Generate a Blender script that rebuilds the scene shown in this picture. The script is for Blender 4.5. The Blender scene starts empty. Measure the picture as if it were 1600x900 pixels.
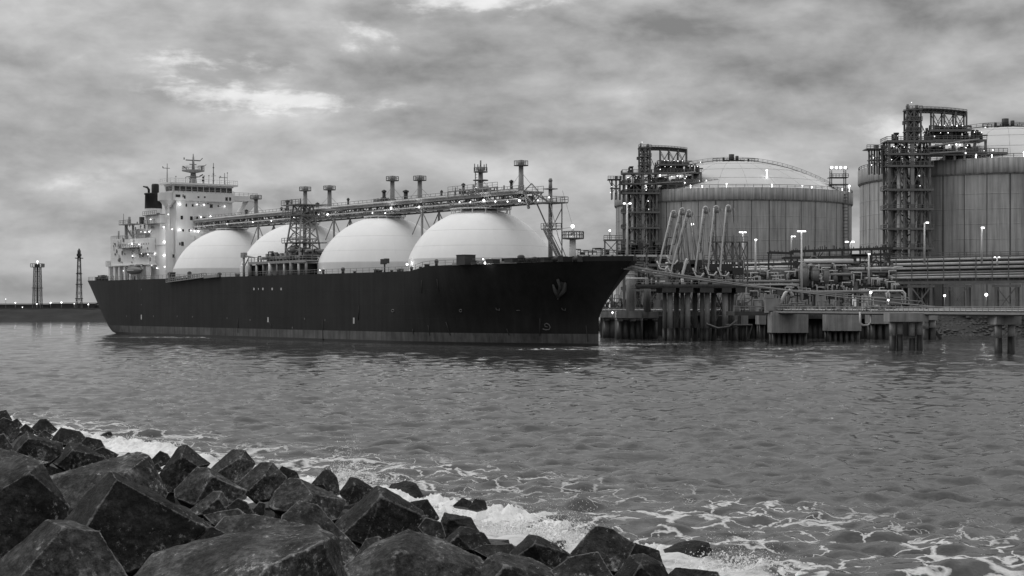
import bpy, bmesh, math, random
import numpy as np
from mathutils import Vector, Matrix, noise

scene = bpy.context.scene
COL = scene.collection
R = math.radians

# ------------------------------------------------------------------ camera
F, HZ, H = 2620.0, 478.0, 9.2          # focal length and horizon in photo pixels (1600 wide), eye height in metres
cam_d = bpy.data.cameras.new('camera')
cam = bpy.data.objects.new('camera', cam_d)
COL.objects.link(cam)
cam.location = (0, 0, H)
cam.rotation_euler = (R(90), 0, 0)
cam_d.sensor_width = 36
cam_d.lens = 36 * F / 1600
cam_d.shift_y = (HZ - 450) / 1600
cam_d.clip_start = 0.5
cam_d.clip_end = 6000
scene.camera = cam

# ------------------------------------------------------------------ sky, sun, exposure
SUN_EL, SUN_AZ = R(52), R(-78)          # azimuth from +Y, negative = to the left
world = bpy.data.worlds.new("World")
scene.world = world
world.use_nodes = True
wn, wl = world.node_tree.nodes, world.node_tree.links
wn.clear()


def N(nodes, kind, **k):
    n = nodes.new(kind)
    for a, b in k.items():
        if a in n.inputs.keys():
            n.inputs[a].default_value = b
        else:
            setattr(n, a, b)
    return n


def mth(nodes, links, op, a, b=None, c=None, clamp=False):
    n = nodes.new('ShaderNodeMath')
    n.operation = op
    n.use_clamp = clamp
    for i, x in enumerate((a, b, c)):
        if x is None:
            continue
        if isinstance(x, (int, float)):
            n.inputs[i].default_value = x
        else:
            links.new(x, n.inputs[i])
    return n.outputs[0]


def build_sky():
    M = lambda *a, **k: mth(wn, wl, *a, **k)
    tc = N(wn, 'ShaderNodeTexCoord')
    sep = N(wn, 'ShaderNodeSeparateXYZ')
    wl.new(tc.outputs['Generated'], sep.inputs[0])
    x, y, z = sep.outputs
    zc = M('MAXIMUM', z, 0.0)
    sky = N(wn, 'ShaderNodeTexSky', sky_type='NISHITA', sun_disc=False, sun_elevation=SUN_EL, sun_rotation=SUN_AZ)
    bw = N(wn, 'ShaderNodeRGBToBW')
    wl.new(sky.outputs[0], bw.inputs[0])
    # stratocumulus deck: noise stretched along the horizon, two sizes of billow
    zs = M('MULTIPLY', z, 4.2)
    cmb = N(wn, 'ShaderNodeCombineXYZ')
    wl.new(x, cmb.inputs[0]); wl.new(y, cmb.inputs[1]); wl.new(zs, cmb.inputs[2])
    big = N(wn, 'ShaderNodeTexNoise', Scale=3.6, Detail=3.0, Roughness=0.5, Distortion=0.1)
    med = N(wn, 'ShaderNodeTexNoise', Scale=8.0, Detail=6.0, Roughness=0.52, Distortion=0.15)
    cmb2 = N(wn, 'ShaderNodeCombineXYZ'); cmb3 = N(wn, 'ShaderNodeCombineXYZ')
    for c_, f_ in ((cmb2, 2.6), (cmb3, 1.7)):
        wl.new(x, c_.inputs[0]); wl.new(y, c_.inputs[1]); wl.new(M('MULTIPLY', z, f_), c_.inputs[2])
    sml = N(wn, 'ShaderNodeTexNoise', Scale=24.0, Detail=8.0, Roughness=0.60, Distortion=0.2)
    wl.new(cmb3.outputs[0], sml.inputs['Vector'])
    sm_ = M('SUBTRACT', sml.outputs['Fac'], 0.5)
    wl.new(cmb.outputs[0], big.inputs['Vector'])
    off = N(wn, 'ShaderNodeVectorMath', operation='ADD')
    off.inputs[1].default_value = (3.7, 1.3, 2.1)
    wl.new(cmb2.outputs[0], off.inputs[0]); wl.new(off.outputs[0], med.inputs['Vector'])
    b = M('SUBTRACT', big.outputs['Fac'], 0.5)
    off2 = N(wn, 'ShaderNodeVectorMath', operation='ADD')
    off2.inputs[1].default_value = (3.7, 1.3, 2.1 + .030)
    wl.new(cmb2.outputs[0], off2.inputs[0])
    med2 = N(wn, 'ShaderNodeTexNoise', Scale=8.0, Detail=6.0, Roughness=0.52, Distortion=0.15)
    wl.new(off2.outputs[0], med2.inputs['Vector'])
    m = M('SUBTRACT', med.outputs['Fac'], 0.5)
    den = M('ADD', M('ADD', M('MULTIPLY', b, 0.65), M('MULTIPLY', m, 0.85)), M('MULTIPLY', M('SUBTRACT', med.outputs['Fac'], med2.outputs['Fac']), 0.9))
    den = M('ADD', den, M('MULTIPLY', sm_, 0.52))
    # breaks in the deck where thin bright cloud shows: real places in this sky
    gap = None
    wpn = N(wn, 'ShaderNodeTexNoise', Scale=22.0, Detail=5.0, Roughness=0.6)
    wl.new(cmb.outputs[0], wpn.inputs['Vector'])
    wsp = N(wn, 'ShaderNodeSeparateColor')
    wl.new(wpn.outputs['Color'], wsp.inputs[0])
    xw = M('ADD', x, M('MULTIPLY', M('SUBTRACT', wsp.outputs[0], .5), .10))
    zw = M('ADD', z, M('MULTIPLY', M('SUBTRACT', wsp.outputs[1], .5), .034))
    for gx, gz, sx, sz, amt in ((-.136, .1215, .052, .0085, 1.0), (-.108, .1180, .03, .006, .6), (-.172, .1415, .045, .0075, .75), (-.025, .181, .040, .011, 1.0),
                                (-.075, .158, .018, .012, .45), (-.262, .073, .045, .008, .22), (.135, .125, .06, .012, .30), (.21, .105, .06, .02, .22), (-.09, .06, .08, .014, .25),
                                (-.28, .125, .05, .016, .2), (.03, .05, .1, .014, .22)):
        dx = M('DIVIDE', M('SUBTRACT', xw, gx), sx)
        dz = M('DIVIDE', M('SUBTRACT', zw, gz), sz)
        g = M('MULTIPLY', M('POWER', 2.718, M('MULTIPLY', M('ADD', M('MULTIPLY', dx, dx), M('MULTIPLY', dz, dz)), -1.0)), amt)
        front = M('GREATER_THAN', y, 0.0)
        g = M('MULTIPLY', g, front)
        gap = g if gap is None else M('MAXIMUM', gap, g)
    # ragged edges to the breaks: threshold gap strength against the fine noise
    rag = N(wn, 'ShaderNodeMapRange', interpolation_type='SMOOTHSTEP')
    rag.inputs['From Min'].default_value = 0.25; rag.inputs['From Max'].default_value = 1.05
    wl.new(M('ADD', gap, M('ADD', M('MULTIPLY', m, 1.6), M('MULTIPLY', sm_, 2.2))), rag.inputs['Value'])
    gapm = M('MULTIPLY', rag.outputs[0], M('MINIMUM', M('MULTIPLY', gap, 3.0), 1.0))
    lum = M('ADD', M('ADD', 0.375, M('MULTIPLY', den, 0.66)), M('MULTIPLY', gapm, 0.36))
    lum = M('MAXIMUM', lum, 0.20)
    # overcast skies brighten from the horizon to the zenith
    lum = M('MULTIPLY', lum, M('ADD', 1.0, M('MULTIPLY', M('SMOOTH_MAX', M('SUBTRACT', zc, 0.16), 0.0, 0.1), 1.9)))
    tot = M('ADD', M('MULTIPLY', lum, 10.0 * 0.93), M('MULTIPLY', bw.outputs[0], 0.10))
    bg = N(wn, 'ShaderNodeBackground', Strength=0.1)
    wl.new(tot, bg.inputs['Color'])
    out = N(wn, 'ShaderNodeOutputWorld')
    wl.new(bg.outputs[0], out.inputs[0])


build_sky()
sun_d = bpy.data.lights.new('sun', 'SUN')
sun_d.energy = 1.0
sun_d.angle = R(35)
sun_d.color = (1, .995, .985)
sun = bpy.data.objects.new('sun', sun_d)
COL.objects.link(sun)
sd = Vector((math.sin(SUN_AZ) * math.cos(SUN_EL), math.cos(SUN_AZ) * math.cos(SUN_EL), math.sin(SUN_EL)))
sun.rotation_euler = sd.to_track_quat('Z', 'Y').to_euler()
sun.location = sd * 300

vs = scene.view_settings
scene.display_settings.display_device = 'sRGB'
vs.view_transform = 'Standard'
vs.look = 'None'
vs.exposure = 0
vs.gamma = 1
vs.use_curve_mapping = False
scene.cycles.use_denoising = True
scene.cycles.max_bounces = 6
scene.cycles.diffuse_bounces = 3
scene.cycles.glossy_bounces = 3
scene.cycles.sample_clamp_indirect = 3
scene.cycles.sample_clamp_direct = 4
scene.cycles.caustics_reflective = False
scene.cycles.caustics_refractive = False

# ------------------------------------------------------------------ geometry helpers
def at(px, py, Y):
    """photo pixel at a real distance Y (metres) -> world point"""
    return Vector(((px - 800) * Y / F, Y, H - (py - HZ) * Y / F))


class MB:
    """collects shapes; build() links them as ONE mesh object"""
    def __init__(s, o=(0, 0, 0)):
        s.v, s.f, s.sm, s.o = [], [], [], Vector(o)

    def add(s, vs, fs, smooth=False):
        n = len(s.v); o = s.o
        s.v += [(p[0] - o.x, p[1] - o.y, p[2] - o.z) for p in vs]
        s.f += [tuple(i + n for i in f) for f in fs]
        s.sm += [smooth] * len(fs)
        return s

    def box(s, x0, y0, z0, x1, y1, z1):
        vs = [(x, y, z) for z in (z0, z1) for y in (y0, y1) for x in (x0, x1)]
        return s.add(vs, [(0, 2, 3, 1), (4, 5, 7, 6), (0, 1, 5, 4), (2, 6, 7, 3), (0, 4, 6, 2), (1, 3, 7, 5)])

    def bar(s, p, q, w, h=None):
        p, q = Vector(p), Vector(q); h = h or w
        d = (q - p)
        if d.length < 1e-6: return s
        d.normalize()
        up = Vector((0, 0, 1)) if abs(d.z) < .95 else Vector((1, 0, 0))
        a = d.cross(up).normalized() * w / 2
        b = d.cross(a).normalized() * h / 2
        vs = [e + i * a + j * b for e in (p, q) for i, j in ((-1, -1), (1, -1), (1, 1), (-1, 1))]
        return s.add(vs, [(0, 1, 2, 3), (7, 6, 5, 4), (0, 4, 5, 1), (1, 5, 6, 2), (2, 6, 7, 3), (3, 7, 4, 0)])

    def tube(s, pts, r, n=6, cap=True):
        pts = [Vector(p) for p in pts]
        rr = r if isinstance(r, (list, tuple)) else [r] * len(pts)
        vs = []; k = len(pts); pa = None
        for i, p in enumerate(pts):
            d = (pts[min(i + 1, k - 1)] - pts[max(i - 1, 0)]).normalized()
            if pa is None:
                up = Vector((0, 0, 1)) if abs(d.z) < .9 else Vector((1, 0, 0))
                a = d.cross(up).normalized()
            else:
                a = (pa - d * pa.dot(d)).normalized()
            pa = a; b = d.cross(a)
            vs += [p + (a * math.cos(t) + b * math.sin(t)) * rr[i] for t in (2 * math.pi * j / n for j in range(n))]
        fs = [(i * n + j, i * n + (j + 1) % n, (i + 1) * n + (j + 1) % n, (i + 1) * n + j) for i in range(k - 1) for j in range(n)]
        s.add(vs, fs, n > 4)
        if cap:
            m = len(s.v) - len(vs)
            s.f += [tuple(m + j for j in range(n))[::-1], tuple(m + (k - 1) * n + j for j in range(n))]
            s.sm += [False, False]
        return s

    def cyl(s, p, q, r, r2=None, n=12):
        return s.tube([p, q], [r, r if r2 is None else r2], n)

    def lathe(s, prof, c=(0, 0, 0), n=32, smooth=True, a0=0, a1=2 * math.pi):
        c = Vector(c); full = abs(a1 - a0 - 2 * math.pi) < 1e-6
        m = n if full else n + 1
        vs = [c + Vector((r * math.cos(t), r * math.sin(t), z)) for r, z in prof for t in (a0 + (a1 - a0) * j / n for j in range(m))]
        fs = [(i * m + j, i * m + (j + 1) % m, (i + 1) * m + (j + 1) % m, (i + 1) * m + j) for i in range(len(prof) - 1) for j in range(n)]
        return s.add(vs, fs, smooth)

    def ball(s, c, r, n=8):
        return s.lathe([(max(.001, r * math.sin(math.pi * i / (n // 2 + 1))), -r * math.cos(math.pi * i / (n // 2 + 1))) for i in range(n // 2 + 2)], c, n)

    def rail(s, pts, h=1.1, step=2.0, r=.05, mid=True):
        pts = [Vector(p) for p in pts]
        for a, b in zip(pts, pts[1:]):
            L = (b - a).length; k = max(1, round(L / step)); up = Vector((0, 0, h))
            s.bar(a + up, b + up, r * 2)
            if mid: s.bar(a + up * .5, b + up * .5, r * 1.3)
            for i in range(k + 1):
                p = a.lerp(b, i / k)
                s.bar(p, p + up, r * 1.6)
        return s

    def build(s, name, mat, parent=None, label=None):
        me = bpy.data.meshes.new(name)
        me.from_pydata(s.v, [], s.f)
        if any(s.sm): me.polygons.foreach_set('use_smooth', s.sm)
        me.materials.append(mat)
        me.update()
        ob = bpy.data.objects.new(name, me)
        COL.objects.link(ob)
        if parent: ob.parent = parent
        if label: ob['label'] = label
        return ob


def thing(name, label, cat, loc=(0, 0, 0), rotz=0, group=None):
    o = bpy.data.objects.new(name, None)
    COL.objects.link(o)
    o.location = loc; o.rotation_euler = (0, 0, rotz)
    o['label'] = label; o['category'] = cat
    if group: o['group'] = group
    return o


def tag(o, label, cat=None, group=None, kind=None):
    o['label'] = label
    if cat: o['category'] = cat
    if group: o['group'] = group
    if kind: o['kind'] = kind
    return o


def link_copy(o, parent=None):
    c = o.copy(); COL.objects.link(c)
    if parent: c.parent = parent
    return c


def copy_tree(o, parent=None):
    c = link_copy(o, parent)
    for ch in list(o.children): copy_tree(ch, c)
    return c


# ------------------------------------------------------------------ materials (all neutral: the photograph is black and white)
def mat(name, col, rough=.6, var=.25, scale=.6, streak=0.0, sscale=1.2, spec=.4, metal=0.0, bump=0.0, bscale=3.0, speck=0.0, waist=None):
    m = bpy.data.materials.new(name); m.use_nodes = True
    nt = m.node_tree; ns, ls = nt.nodes, nt.links
    p = ns['Principled BSDF']
    p.inputs['Roughness'].default_value = rough
    p.inputs['Specular IOR Level'].default_value = spec
    p.inputs['Metallic'].default_value = metal
    M = lambda *a, **k: mth(ns, ls, *a, **k)
    tc = N(ns, 'ShaderNodeTexCoord')
    n1 = N(ns, 'ShaderNodeTexNoise', Scale=scale, Detail=6.0, Roughness=.6)
    ls.new(tc.outputs['Object'], n1.inputs['Vector'])
    v = M('ADD', 1.0, M('MULTIPLY', M('SUBTRACT', n1.outputs['Fac'], .5), var * 2.6))
    if streak:
        mp = N(ns, 'ShaderNodeMapping'); mp.inputs['Scale'].default_value = (1, 1, .05)
        ls.new(tc.outputs['Object'], mp.inputs[0])
        n2 = N(ns, 'ShaderNodeTexNoise', Scale=sscale, Detail=5.0, Roughness=.65)
        ls.new(mp.outputs[0], n2.inputs['Vector'])
        v = M('MULTIPLY', v, M('ADD', 1.0, M('MULTIPLY', M('SUBTRACT', n2.outputs['Fac'], .5), streak * 2.8)))
    v = M('MULTIPLY', M('MAXIMUM', v, .08), col)
    if speck:
        n3 = N(ns, 'ShaderNodeTexNoise', Scale=5.5, Detail=3.0, Roughness=.7)
        ls.new(tc.outputs['Object'], n3.inputs['Vector'])
        n4 = N(ns, 'ShaderNodeTexNoise', Scale=.8, Detail=2.0)
        ls.new(tc.outputs['Object'], n4.inputs['Vector'])
        k = N(ns, 'ShaderNodeMapRange', interpolation_type='SMOOTHSTEP')
        k.inputs['From Min'].default_value = .70; k.inputs['From Max'].default_value = .78
        ls.new(M('ADD', n3.outputs['Fac'], M('MULTIPLY', M('SUBTRACT', n4.outputs['Fac'], .5), .5)), k.inputs['Value'])
        v = M('ADD', v, M('MULTIPLY', k.outputs[0], speck))
    cmb = N(ns, 'ShaderNodeCombineColor')
    for i in range(3): ls.new(v, cmb.inputs[i])
    ls.new(cmb.outputs[0], p.inputs['Base Color'])
    if bump:
        nb = N(ns, 'ShaderNodeTexNoise', Scale=bscale, Detail=6.0, Roughness=.65)
        ls.new(tc.outputs['Object'], nb.inputs['Vector'])
        bp = N(ns, 'ShaderNodeBump', Strength=.6, Distance=bump)
        ls.new(nb.outputs['Fac'], bp.inputs['Height']); ls.new(bp.outputs[0], p.inputs['Normal'])
    return m


def rock_mat(name, col, rough, wear, speck):
    m = bpy.data.materials.new(name); m.use_nodes = True
    ns, ls = m.node_tree.nodes, m.node_tree.links
    p = ns['Principled BSDF']; M = lambda *a, **k: mth(ns, ls, *a, **k)
    p.inputs['Roughness'].default_value = rough; p.inputs['Specular IOR Level'].default_value = .3
    tc = N(ns, 'ShaderNodeTexCoord')
    def nz(scale, det, ro=.6, mp=None):
        n = N(ns, 'ShaderNodeTexNoise', Scale=scale, Detail=det, Roughness=ro)
        if mp:
            q = N(ns, 'ShaderNodeMapping'); q.inputs['Scale'].default_value = mp; q.inputs['Rotation'].default_value = (.5, .4, .9)
            ls.new(tc.outputs['Object'], q.inputs[0]); ls.new(q.outputs[0], n.inputs['Vector'])
        else: ls.new(tc.outputs['Object'], n.inputs['Vector'])
        return n.outputs['Fac']
    def ramp(x, a, b):
        k = N(ns, 'ShaderNodeMapRange', interpolation_type='SMOOTHSTEP'); k.inputs['From Min'].default_value = a; k.inputs['From Max'].default_value = b
        ls.new(x, k.inputs['Value']); return k.outputs[0]
    patch_, fine, lines = nz(.9, 6), nz(9, 6, .75), nz(3.2, 6, .7, (1, .22, 1))
    v = M('MULTIPLY', M('ADD', .35, M('MULTIPLY', ramp(patch_, .3, .7), 1.3)), M('ADD', .35, M('MULTIPLY', ramp(fine, .32, .68), 1.3)))
    v = M('MULTIPLY', v, M('ADD', .45, M('MULTIPLY', ramp(lines, .33, .67), 1.1)))
    v = M('MULTIPLY', v, col)
    geo = N(ns, 'ShaderNodeNewGeometry')
    wa = N(ns, 'ShaderNodeAttribute', attribute_name='wear')
    edge = ramp(M('ADD', wa.outputs['Fac'], M('MULTIPLY', M('SUBTRACT', fine, .5), 2.2)), .35, .9)
    sp = ramp(M('ADD', nz(8.5, 4, .75), M('MULTIPLY', M('SUBTRACT', nz(.7, 2), .5), .55)), .585, .66)
    scr = ramp(M('ADD', lines, M('MULTIPLY', M('SUBTRACT', patch_, .5), .5)), .60, .72)
    v = M('ADD', v, M('MULTIPLY', edge, wear)); v = M('ADD', v, M('MULTIPLY', M('MULTIPLY', sp, ramp(fine, .45, .6)), speck)); v = M('ADD', v, M('MULTIPLY', M('MULTIPLY', scr, fine), speck * .8))
    c = N(ns, 'ShaderNodeCombineColor')
    for i in range(3): ls.new(v, c.inputs[i])
    ls.new(c.outputs[0], p.inputs['Base Color'])
    bp = N(ns, 'ShaderNodeBump', Strength=1.0, Distance=.08)
    ls.new(M('ADD', nz(6, 8, .7), M('MULTIPLY', lines, .8)), bp.inputs['Height']); ls.new(bp.outputs[0], p.inputs['Normal'])
    return m


def lamp_mat(name, strength):
    m = bpy.data.materials.new(name); m.use_nodes = True
    p = m.node_tree.nodes['Principled BSDF']
    p.inputs['Base Color'].default_value = (.8, .8, .8, 1)
    p.inputs['Emission Color'].default_value = (1, 1, 1, 1)
    p.inputs['Emission Strength'].default_value = strength
    return m


HULL = mat('hull_paint', .021, .55, .5, .10, .5, .6, spec=.2)
BOOT = mat('boot_top_paint', .10, .8, .6, .22, .7, .9, spec=.2)
WHITE = mat('white_paint', .72, .45, .06, .15, .10, .8)
DOMEW = mat('dome_paint', .84, .8, .05, .08, .06, .35)
DOMEG = mat('dome_skirt_paint', .66, .5, .08, .1, .08, .5)
DECKM = mat('deck_paint', .12, .7, .3, .3)
DARK = mat('dark_steel', .045, .6, .4, .5)
STEEL = mat('weathered_steel', .16, .6, .4, .4, .2)
GREY = mat('grey_paint', .28, .55, .25, .4, .15)
PALE = mat('pale_pipe', .62, .45, .2, .4, .12)
BLACKP = mat('black_paint', .012, .5, .3, .4)
GLASS = mat('dark_glass', .01, .12, .2, .5, spec=.6)
CONC = mat('tank_concrete', .40, .95, .30, .10, .62, .9, spec=.15, bump=.02, bscale=2)
RINGC = mat('ring_beam_concrete', .31, .95, .25, .2, .95, 1.2, spec=.15, bump=.02)
ROOFM = mat('tank_roof', .58, .7, .14, .06)
PIERC = mat('pier_concrete', .28, .85, .35, .5, .55, .9, bump=.03)
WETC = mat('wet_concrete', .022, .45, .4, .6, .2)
DECKC = mat('jetty_deck', .07, .85, .4, .5, .3)
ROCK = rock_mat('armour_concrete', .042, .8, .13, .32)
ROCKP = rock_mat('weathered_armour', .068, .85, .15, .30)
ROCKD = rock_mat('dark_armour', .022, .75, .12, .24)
ROCKM = {'r': ROCK, 'p': ROCKP, 'd': ROCKD}
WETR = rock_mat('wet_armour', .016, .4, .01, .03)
BED = mat('rubble_bed', .012, .95, .5, 1.5, spec=.1, bump=.2, bscale=2)
BANKM = mat('bank_earth', .045, .95, .6, .05, bump=.3, bscale=.4)
FARB = mat('far_bank_earth', .026, .95, .7, .08, bump=.3, bscale=.4)
STONE = mat('riprap_stone', .075, .9, .6, .4)
JOINT = mat('joint_sealant', .10, .95, .3, .4, .3, spec=.1)
ROPE = mat('rope', .28, .9, .2, 2)
MARK = mat('white_marking', .50, .6, .35, .8)
DULL = mat('worn_marking', .15, .7, .5, 1.2)
LAMP = lamp_mat('lamp_glass', 22)
LAMPD = lamp_mat('lamp_glass_dim', 7)
FLOOD = lamp_mat('flood_glass', 45)

# ------------------------------------------------------------------ shoreline, water, foam
NX, NY, ND = .839, .544, 39.1          # shoreline: NX*x+NY*y = ND, offshore is positive


def shore_d(x, y):
    return NX * x + NY * y - ND


rngw = np.random.default_rng(5)


def wave_set(n, l0, l1, amp, spread, main):
    lam = np.exp(rngw.uniform(np.log(l0), np.log(l1), n))
    th = main + rngw.normal(0, spread, n)
    a = amp * lam ** .95 / np.sqrt(n)
    return lam, th, a, rngw.uniform(0, 6.283, n)


W_L, W_T, W_A, W_P = [np.concatenate(q) for q in zip(wave_set(130, .6, 3.6, .066, .68, R(-76)), wave_set(56, 3.6, 11, .017, .62, R(-80)))]


def wave_h(x, y, sp):
    h = np.zeros_like(x)
    for l, t, a, p in zip(W_L, W_T, W_A, W_P):
        k = 2 * np.pi / l
        ph = k * (np.cos(t) * x + np.sin(t) * y) + p
        fade = np.clip((l / sp - 2.0) / 1.6, 0, 1)
        h += a * fade * (np.sin(ph) + .38 * np.cos(2 * ph))
    return h


def sheet(name, x, y, z, material, attr=None):
    nr, nc = x.shape
    me = bpy.data.meshes.new(name)
    me.vertices.add(nr * nc)
    me.vertices.foreach_set('co', np.stack([x, y, z], -1).astype(np.float32).ravel())
    i = (np.arange(nr - 1)[:, None] * nc + np.arange(nc - 1)[None]).ravel()
    q = np.stack([i, i + 1, i + nc + 1, i + nc], -1).ravel()
    nf = len(i)
    me.loops.add(nf * 4); me.loops.foreach_set('vertex_index', q.astype(np.int32))
    me.polygons.add(nf)
    me.polygons.foreach_set('loop_start', np.arange(0, nf * 4, 4, dtype=np.int32))
    me.polygons.foreach_set('use_smooth', np.ones(nf, bool))
    me.update(calc_edges=True)
    if attr:
        for k, a in attr.items():
            me.attributes.new(k, 'FLOAT', 'POINT').data.foreach_set('value', a.astype(np.float32).ravel())
    me.materials.append(material)
    o = bpy.data.objects.new(name, me); COL.objects.link(o)
    return o


def water_material():
    m = bpy.data.materials.new('sea_water'); m.use_nodes = True
    ns, ls = m.node_tree.nodes, m.node_tree.links
    M = lambda *a, **k: mth(ns, ls, *a, **k)
    p = ns['Principled BSDF']
    p.inputs['Base Color'].default_value = (.055, .055, .055, 1)
    p.inputs['Roughness'].default_value = .07
    p.inputs['IOR'].default_value = 1.33
    tc = N(ns, 'ShaderNodeTexCoord')
    mp = N(ns, 'ShaderNodeMapping'); mp.inputs['Scale'].default_value = (.55, 1.0, 1)
    ls.new(tc.outputs['Object'], mp.inputs[0])
    n1 = N(ns, 'ShaderNodeTexNoise', Scale=1.9, Detail=3.0, Roughness=.5, Distortion=.2)
    n2 = N(ns, 'ShaderNodeTexNoise', Scale=.11, Detail=4.0, Roughness=.6)
    ls.new(mp.outputs[0], n1.inputs['Vector']); ls.new(mp.outputs[0], n2.inputs['Vector'])
    b1 = N(ns, 'ShaderNodeBump', Strength=1.0, Distance=.036)
    ls.new(n1.outputs['Fac'], b1.inputs['Height'])
    b2 = N(ns, 'ShaderNodeBump', Strength=1.0, Distance=.12)
    ls.new(n2.outputs['Fac'], b2.inputs['Height']); ls.new(b1.outputs[0], b2.inputs['Normal'])
    ls.new(b2.outputs[0], p.inputs['Normal'])
    # foam: a lace of warped cells, thickening to solid white against the rocks
    fa = N(ns, 'ShaderNodeAttribute', attribute_name='foam')
    wp = N(ns, 'ShaderNodeTexNoise', Scale=.30, Detail=5.0, Roughness=.6)
    ls.new(tc.outputs['Object'], wp.inputs['Vector'])
    va = N(ns, 'ShaderNodeVectorMath', operation='MULTIPLY_ADD')
    ls.new(wp.outputs['Color'], va.inputs[0]); va.inputs[1].default_value = (5, 5, 0); ls.new(tc.outputs['Object'], va.inputs[2])
    mp2 = N(ns, 'ShaderNodeMapping'); mp2.inputs['Scale'].default_value = (.42, .60, 0); mp2.inputs['Rotation'].default_value = (0, 0, R(-12))
    ls.new(va.outputs[0], mp2.inputs[0])
    vo = N(ns, 'ShaderNodeTexVoronoi', feature='DISTANCE_TO_EDGE', Scale=1.0)
    ls.new(mp2.outputs[0], vo.inputs['Vector'])
    fn = N(ns, 'ShaderNodeTexNoise', Scale=1.3, Detail=8.0, Roughness=.7)
    ls.new(mp.outputs[0], fn.inputs['Vector'])
    pn = N(ns, 'ShaderNodeTexNoise', Scale=.16, Detail=3.0, Roughness=.6)
    ls.new(tc.outputs['Object'], pn.inputs['Vector'])
    f = fa.outputs['Fac']
    wdt = M('MULTIPLY', M('MULTIPLY', f, .22), M('MULTIPLY', M('MAXIMUM', M('SUBTRACT', pn.outputs['Fac'], .38), 0.0), 5.0))
    wdt = M('MULTIPLY', wdt, M('MULTIPLY', fn.outputs['Fac'], 1.9))
    lace = M('SUBTRACT', 1.0, M('DIVIDE', vo.outputs['Distance'], M('MAXIMUM', wdt, .0005)), clamp=True)
    lace = M('MULTIPLY', M('POWER', lace, .6), M('MINIMUM', M('MULTIPLY', f, 3.0), 1.0))
    sol = N(ns, 'ShaderNodeMapRange', interpolation_type='SMOOTHSTEP')
    sol.inputs['From Min'].default_value = .90; sol.inputs['From Max'].default_value = 1.15
    ls.new(M('ADD', M('MULTIPLY', f, .75), M('MULTIPLY', fn.outputs['Fac'], .72)), sol.inputs['Value'])
    # a few short whitecaps far out
    cap = N(ns, 'ShaderNodeMapRange', interpolation_type='SMOOTHSTEP')
    cap.inputs['From Min'].default_value = .80; cap.inputs['From Max'].default_value = .86
    cn = N(ns, 'ShaderNodeTexNoise', Scale=.35, Detail=6.0, Roughness=.68)
    mp3 = N(ns, 'ShaderNodeMapping'); mp3.inputs['Scale'].default_value = (.5, 1.3, 1)
    ls.new(tc.outputs['Object'], mp3.inputs[0]); ls.new(mp3.outputs[0], cn.inputs['Vector'])
    ls.new(cn.outputs['Fac'], cap.inputs['Value'])
    foam = M('MAXIMUM', M('MAXIMUM', lace, sol.outputs[0]), M('MULTIPLY', cap.outputs[0], .0), clamp=True)
    d = N(ns, 'ShaderNodeBsdfDiffuse', Roughness=.5)
    d.inputs['Color'].default_value = (.70, .70, .70, 1)
    mx = N(ns, 'ShaderNodeMixShader')
    ls.new(foam, mx.inputs[0]); ls.new(p.outputs[0], mx.inputs[1]); ls.new(d.outputs[0], mx.inputs[2])
    ls.new(mx.outputs[0], ns['Material Output'].inputs['Surface'])
    return m


def foam_glitter_density(x, y):
    d = shore_d(x, y)
    near = np.clip((160 - y) / 110, 0, 1)                # the lace reaches farther out at the near end
    w1 = 1.5 + 3.0 * near
    w2 = 5 + 19 * near ** 1.3
    solid = np.clip(1 - (d + 1) / w1, 0, 1) ** .8
    lace = np.clip(1 - d / w2, 0, 1) ** .7 * .62
    wob = .5 + .5 * np.sin(x * .21 + np.sin(y * .13) * 1.7) * np.sin(y * .17 + 1.1)
    lace = lace * (.3 + .85 * wob)
    f = np.maximum(solid, lace)
    for px, py, sx, sy, a in ((950, 543, 7, 9, .95), (985, 538, 12, 9, .8), (905, 546, 16, 6, .5), (1240, 545, 14, 10, .45), (1330, 542, 14, 10, .4), (300, 527, 22, 12, .55)):  # wash at the hull; lamp glitter below the piers painted as foam
        Y0 = H * F / (py - HZ); X0 = (px - 800) / F * Y0
        f = np.maximum(f, a * np.exp(-((x - X0) / sx) ** 2 - ((y - Y0) / sy) ** 2))
    return np.clip(f, 0, 1.2)


WATER = water_material()
nr = 1000
Yr = 26 * (1150 / 26) ** (np.arange(nr) / (nr - 1.0))
nc = 430
t = np.linspace(-1, 1, nc)
gx = Yr[:, None] * (.40 * t[None] + .25 * t[None] ** 5) + 12 * t[None]
gy = np.repeat(Yr[:, None], nc, 1)
sp = np.maximum(gy * .0038, 2 * np.abs(gx) / nc * .9 + .05)
gz = wave_h(gx, gy, sp)
dd = shore_d(gx, gy)
# swell steepening and breaking towards the rocks
gz += np.exp(-((dd - 9 - 2 * np.sin(gx * .17)) / 3.0) ** 2) * .10 * (.5 + .5 * np.sin(gx * .31 + gy * .05))
w = sheet('water', gx, gy, gz, WATER, {'foam': foam_glitter_density(gx, gy)})
tag(w, 'grey choppy harbour water with lacy foam near the rocks', kind='structure')
far = MB()
far.box(-2600, 1100, -2.4, 2600, 5200, -.45); far.box(-2600, -900, -3, 2600, 1095, -1.1)
o = far.build('water', WATER); tag(o, 'far sheet of grey water running to the horizon', kind='structure')

FOAM = mat('sea_foam', .80, .95, .35, 1.6, bump=.10, bscale=5)


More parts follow.
